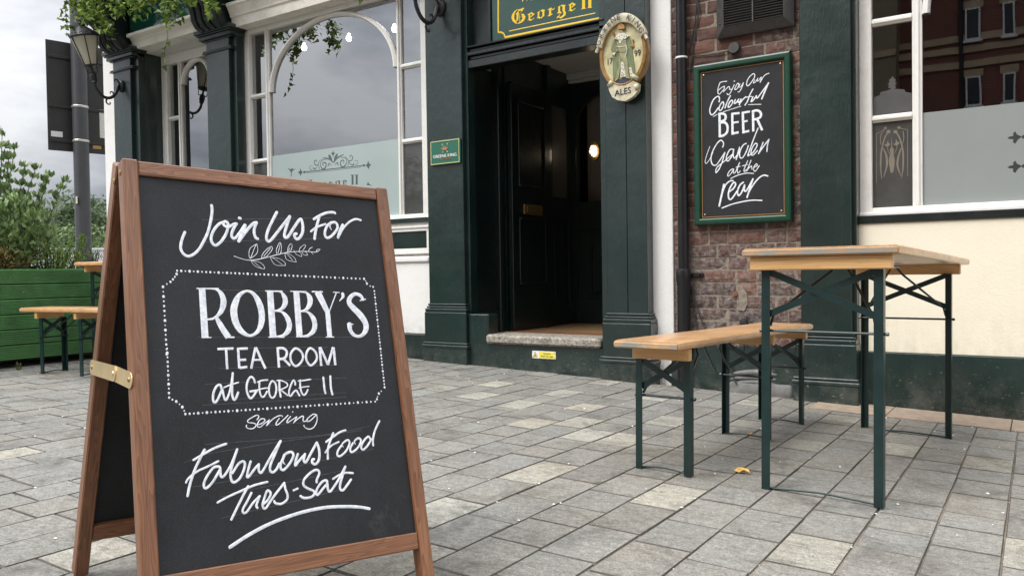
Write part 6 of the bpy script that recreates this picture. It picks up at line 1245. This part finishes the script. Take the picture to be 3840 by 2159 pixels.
ivy('ivy band trailing above the left bay window', [([(-6.95, 4.0, 3.5), (-6.8, 4.0, 3.25), (-6.72, 4.0, 3.10)], 1.3, .055), ([(-6.7, 4.0, 3.5), (-6.5, 4.0, 3.2), (-6.42, 4.0, 3.0)], 1.3, .05), ([(-6.45, 4.0, 3.5), (-6.3, 4.0, 3.2), (-6.25, 4.0, 3.07)], 1, .05)], 220, (-6.6, 4.0, 3.6))
ivy('ivy with one long thin strand hanging in front of the white cornice', [([(-6.15, 4.0, 3.5), (-6.02, 4.0, 3.1), (-5.98, 4.0, 2.88)], 1.2, .05), ([(-6.05, 4.0, 3.0), (-6.06, 4.0, 2.85), (-6.03, 4.0, 2.72), (-6.08, 4.0, 2.60), (-6.10, 4.0, 2.50)], .11, .014), ([(-5.95, 4.0, 3.5), (-5.82, 4.0, 3.2), (-5.78, 4.0, 2.98)], 1.1, .05), ([(-5.65, 4.0, 3.5), (-5.52, 4.0, 3.1), (-5.44, 4.0, 2.86)], .9, .045)], 200, (-5.9, 4.0, 3.6))
ivy('sparse ivy tips hanging at the top of the big arched window', [([(-4.05, 4.12, 3.2), (-4.04, 4.15, 2.85), (-4.03, 4.2, 2.70)], .35, .022), ([(-3.88, 4.15, 3.2), (-3.86, 4.18, 2.78)], .3, .03), ([(-3.70, 4.18, 3.2), (-3.70, 4.18, 2.70)], .3, .03)], 60, (-3.9, 4.15, 3.3))
bsk = []
for x, lb_ in ((-7.2, 'dark trough carrying the ivy, leftmost above the lantern'), (-6.0, 'dark trough carrying the ivy over the left window'), (-3.9, 'dark trough carrying ivy above the big window')):
    m = MB(); m.box(x-.5, x+.5, 3.95, 4.15, 3.55, 3.75, b=.02); tag(m.build('flower_trough', 'soil'), lb_, 'flower trough', 'troughs along the fascia')

# leaves and crumbs on the ground ---------------------------------
m = MB(); gx, gy = -.845, 2.70; gz = G(gx, gy)+.004
V = [(gx, gy, gz), (gx+.022, gy+.006, gz+.010), (gx+.030, gy-.008, gz+.002), (gx+.010, gy-.014, gz+.012), (gx-.006, gy-.016, gz+.001), (gx-.026, gy-.006, gz+.004), (gx-.014, gy+.004, gz+.014), (gx-.004, gy+.016, gz+.012)]
m.add(V, [(0, 1, 2), (0, 2, 3), (0, 3, 4), (0, 4, 5), (0, 5, 6), (0, 6, 7), (0, 7, 1)]); tag(m.build('fallen_leaf', 'dry_leaf'), 'crumpled yellow leaf on the paving left of the beer table', 'leaf')
m = MB(); gx, gy = -1.02, 3.37; gz = G(gx, gy)+.003
m.add([(gx, gy, gz), (gx+.015, gy, gz+.008), (gx+.006, gy-.01, gz), (gx-.012, gy-.004, gz+.006)], [(0, 1, 2), (0, 2, 3), (0, 3, 1)]); tag(m.build('fallen_leaf', 'dry_leaf'), 'tiny brown leaf on the paving under the bench', 'leaf')
m = MB(); rr_ = random.Random(5)
for i in range(420):
    x = rr_.uniform(-6, .3); y = rr_.uniform(.6, 4.4); s = rr_.uniform(.0015, .006)*(1.4 if rr_.random() < .1 else 1); z = G(x, y)+.002
    if rr_.random() < .55: k = round((-.07-x)/.158); x = col_x(k)+rr_.uniform(-.006, .006); z -= .002
    a = rr_.uniform(0, 3); m.add([(x+cos(a+k_*1.7)*s*rr_.uniform(.6, 1.2), y+sin(a+k_*1.7)*s, z+(.0015 if k_ == 1 else 0)) for k_ in range(4)]+[(x, y, z+s*.5)], [(0, 1, 4), (1, 2, 4), (2, 3, 4), (3, 0, 4)])
tag(m.build('paving_crumbs', 'specks'), 'pale crumbs and paint specks scattered over the paving', 'crumbs', None, 'stuff')
m = MB()
for x0_, x1_, yy in ((-3.7, -3.3, 4.47), (-3.2, -2.35, 4.455), (-2.32, -1.93, 4.43), (-1.9, -1.1, 4.50), (-1.1, -.8, 4.43), (-.8, .3, 4.56)):
    for i in range(int((x1_-x0_)*60)):
        x = rr_.uniform(x0_, x1_); y = yy+rr_.uniform(-.02, .012); s = rr_.uniform(.004, .013); z = G(x, y)-.002; a = rr_.uniform(0, 6)
        m.add([(x+cos(a+2.09*k_)*s, y+sin(a+2.09*k_)*s*.6, z) for k_ in range(3)]+[(x, y, z+s*.6)], [(0, 1, 3), (1, 2, 3), (2, 0, 3)])
tag(m.build('wall_foot_grit', 'sand'), 'grit and dirt gathered along the foot of the pub wall', 'grit', None, 'stuff')

# ================================================================== BACKGROUND
def tree(label, loc, h, r, mat, seed, group='trees on the far hillside', leaves=2600, size=.42):
    rr = random.Random(seed); o = empty('tree', loc, label, 'tree', group); tr = MB()
    tr.tube([(0, 0, -1), (rr.uniform(-.1, .1), 0, h*.3), (rr.uniform(-.3, .3), rr.uniform(-.3, .3), h*.7)], [.06*r, .045*r, .02*r], 8)
    cl = []
    for i in range(16):
        a = rr.uniform(0, 2*pi); zz = rr.uniform(.28, .95); q = r*(.75*math.sqrt(max(.05, 1-((zz-.5)/.55)**2)))*rr.uniform(.45, 1); c = Vector((cos(a)*q, sin(a)*q, h*zz)); cl.append((c, r*rr.uniform(.28, .46)))
        tr.tube([(0, 0, h*.3), tuple(c*.6+Vector((0, 0, h*.12))), tuple(c)], [.02*r, .012*r, .004*r], 5)
    tr.build('trunk', 'bark', o); lv = MB(); pts = []
    for i in range(leaves):
        c, q = cl[rr.randrange(len(cl))]; v = Vector((rr.gauss(0, 1), rr.gauss(0, 1), rr.gauss(0, 1))).normalized()*q*rr.uniform(.6, 1.06); pts.append(c+v)
    leafcloud(lv, pts, size, 'ivy', .6, (0, 1)); l_ = lv.build('crown', mat, o); l_['kind'] = 'stuff'; return o
hz = MB(); nx = 40; V = []; F = []
for j in range(6):
    for i in range(nx):
        x = -150+i*4.0; dd = [38, 50, 62, 80, 110, 160][j]; hh = [-.3, .8, 2.0, 3.6, 5.5, 5.5][j]+.5*sin(i*.7)+.3*sin(i*1.9)
        a = R(-75)+R(62)*i/(nx-1); V.append((sin(a)*dd, cos(a)*dd, hh))
hz.add(V, [(j*nx+i, j*nx+i+1, (j+1)*nx+i+1, (j+1)*nx+i) for j in range(5) for i in range(nx-1)]); tag(hz.build('hillside', 'hill', None, True), kind='structure')
k0 = Vector((-81, 42, 0))
def at(px, D):                                    # direction table for the hillside trees (azimuth from the viewer)
    a = math.atan((px-1287.5)/2000)+YAW; return (sin(a)*D, cos(a)*D)
for px, D, ztop, r, mt, lb_, sd_ in ((150, 92, 9.6, 4.2, 'tree_leaf', 'dark round tree on the far hill just left of the post', 1), (187, 96, 10.6, 4.4, 'tree_leaf', 'tallest dark hillside tree half hidden by the post', 2), (232, 90, 8.9, 4.0, 'tree_leaf', 'dark hillside tree right of the post, beside the pub corner', 3),
                                    (176, 64, 5.2, 3.1, 'tree_leaf2', 'bright green tree lower on the hill left of the post', 4), (142, 62, 4.6, 2.6, 'tree_leaf2', 'light green hillside tree showing between shrub and post', 5), (252, 60, 4.2, 2.2, 'tree_leaf2', 'small bright tree low on the hill right of the post', 6),
                                    (90, 88, 8.4, 4.0, 'tree_leaf', 'hillside tree hidden mostly behind the laurel shrub', 7), (215, 66, 4.3, 2.4, 'tree_leaf', 'low dark tree at the foot of the hill behind the post', 8), (30, 84, 7.8, 4.0, 'tree_leaf', 'hillside tree at the far left behind the tall shrub', 9), (272, 94, 9.0, 4.0, 'tree_leaf', 'hillside tree tucked against the white corner of the pub', 10)):
    x, y = at(px, D); h_ = r*2.3; tree(lb_, (x, y, ztop-h_-.35*r), h_, r, mt, sd_, size=.40 if D > 70 else .30)
fw = thing('boundary_wall', (-25.5, 13, .1), 'long white panelled boundary wall far behind the planter', 'wall')
A_ = Vector((-27.5, 9.5, 0)); B_ = Vector((-22.6, 17.5, 0)); dd_ = (B_-A_)
for i in range(7):
    p = A_+dd_*i/7; q = A_+dd_*(i+.985)/7; m = MB(); m.bar((p.x, p.y, .85), (q.x, q.y, .85), .06, 1.46); m.build('panel', 'far_white', fw)
m = MB(); m.bar((A_.x, A_.y, 1.62), (B_.x, B_.y, 1.62), .14, .06); m.build('coping', 'far_white', fw)
# buildings and trees across the street, seen in the window glass
ob = thing('brick_flats', (4, -13, 0), 'red brick flats across the street, mirrored in the right-hand window', 'building')
part('wall', 'far_red', ob, [(-2.82, 22, -16, -13.0, -.5, 12)], 0)
part('wall', 'far_buff', ob, [(-6.6, -2.82, -15.5, -12.4, -.5, 12)], 0)
part('stone_band', 'far_band', ob, [(-2.82, 22, -13.0, -12.95, z, z+.16) for z in (5.50, 5.86, 6.12, 8.6)]+[(-6.6, -2.82, -12.4, -12.36, z, z+.16) for z in (5.9, 8.6)], 0)
m = MB(); m.tube([(-1.52, -12.92, 0), (-1.52, -12.92, 12)], .05, 8); m.build('drainpipe', 'black_plastic', ob)
part('roof', 'post', ob, [(-6.9, 22.2, -16.2, -12.2, 12, 12.4)], 0)
for cx_, w_ in ((-1.27, .32), (-.53, .25), (1.6, .6), (2.9, .6), (5.0, .9), (7.5, .9)):
    for z0_, h_ in ((4.53, .73), (6.12, .78), (1.6, 1.2), (8.9, 1.1)):
        fr_ = part('window', 'upvc', ob, [(cx_-w_/2, cx_+w_/2, -13.0, -12.93, z0_, z0_+h_)], 0)
        part('pane', 'dark_glass', fr_, [(cx_-w_/2+.04, cx_+w_/2-.04, -12.95, -12.925, z0_+.05, z0_+h_-.04)], 0)
        part('sill', 'upvc', fr_, [(cx_-w_/2-.04, cx_+w_/2+.04, -13.0, -12.87, z0_-.05, z0_)], 0)
        part('lintel', 'far_band', fr_, [(cx_-w_/2-.06, cx_+w_/2+.06, -13.0, -12.96, z0_+h_, z0_+h_+.18)], 0)
for i, (x, y, r, h_) in enumerate(((-38, -34, 4.5, 8.0), (-44, -37, 4.5, 7.4), (-50, -36, 5, 8.6), (-33, -37, 4, 6.6), (-57, -34, 5, 8))):
    tree(('street tree across the road, second nearest to the flats', 'middle tree of the row across the road', 'fourth tree from the flats across the road', 'street tree across the road standing nearest to the flats', 'last tree of the row across the road, farthest from the flats')[i], (x, y, 0), h_, r, 'tree_leaf', 40+i, 'trees across the road', 1500, .6)
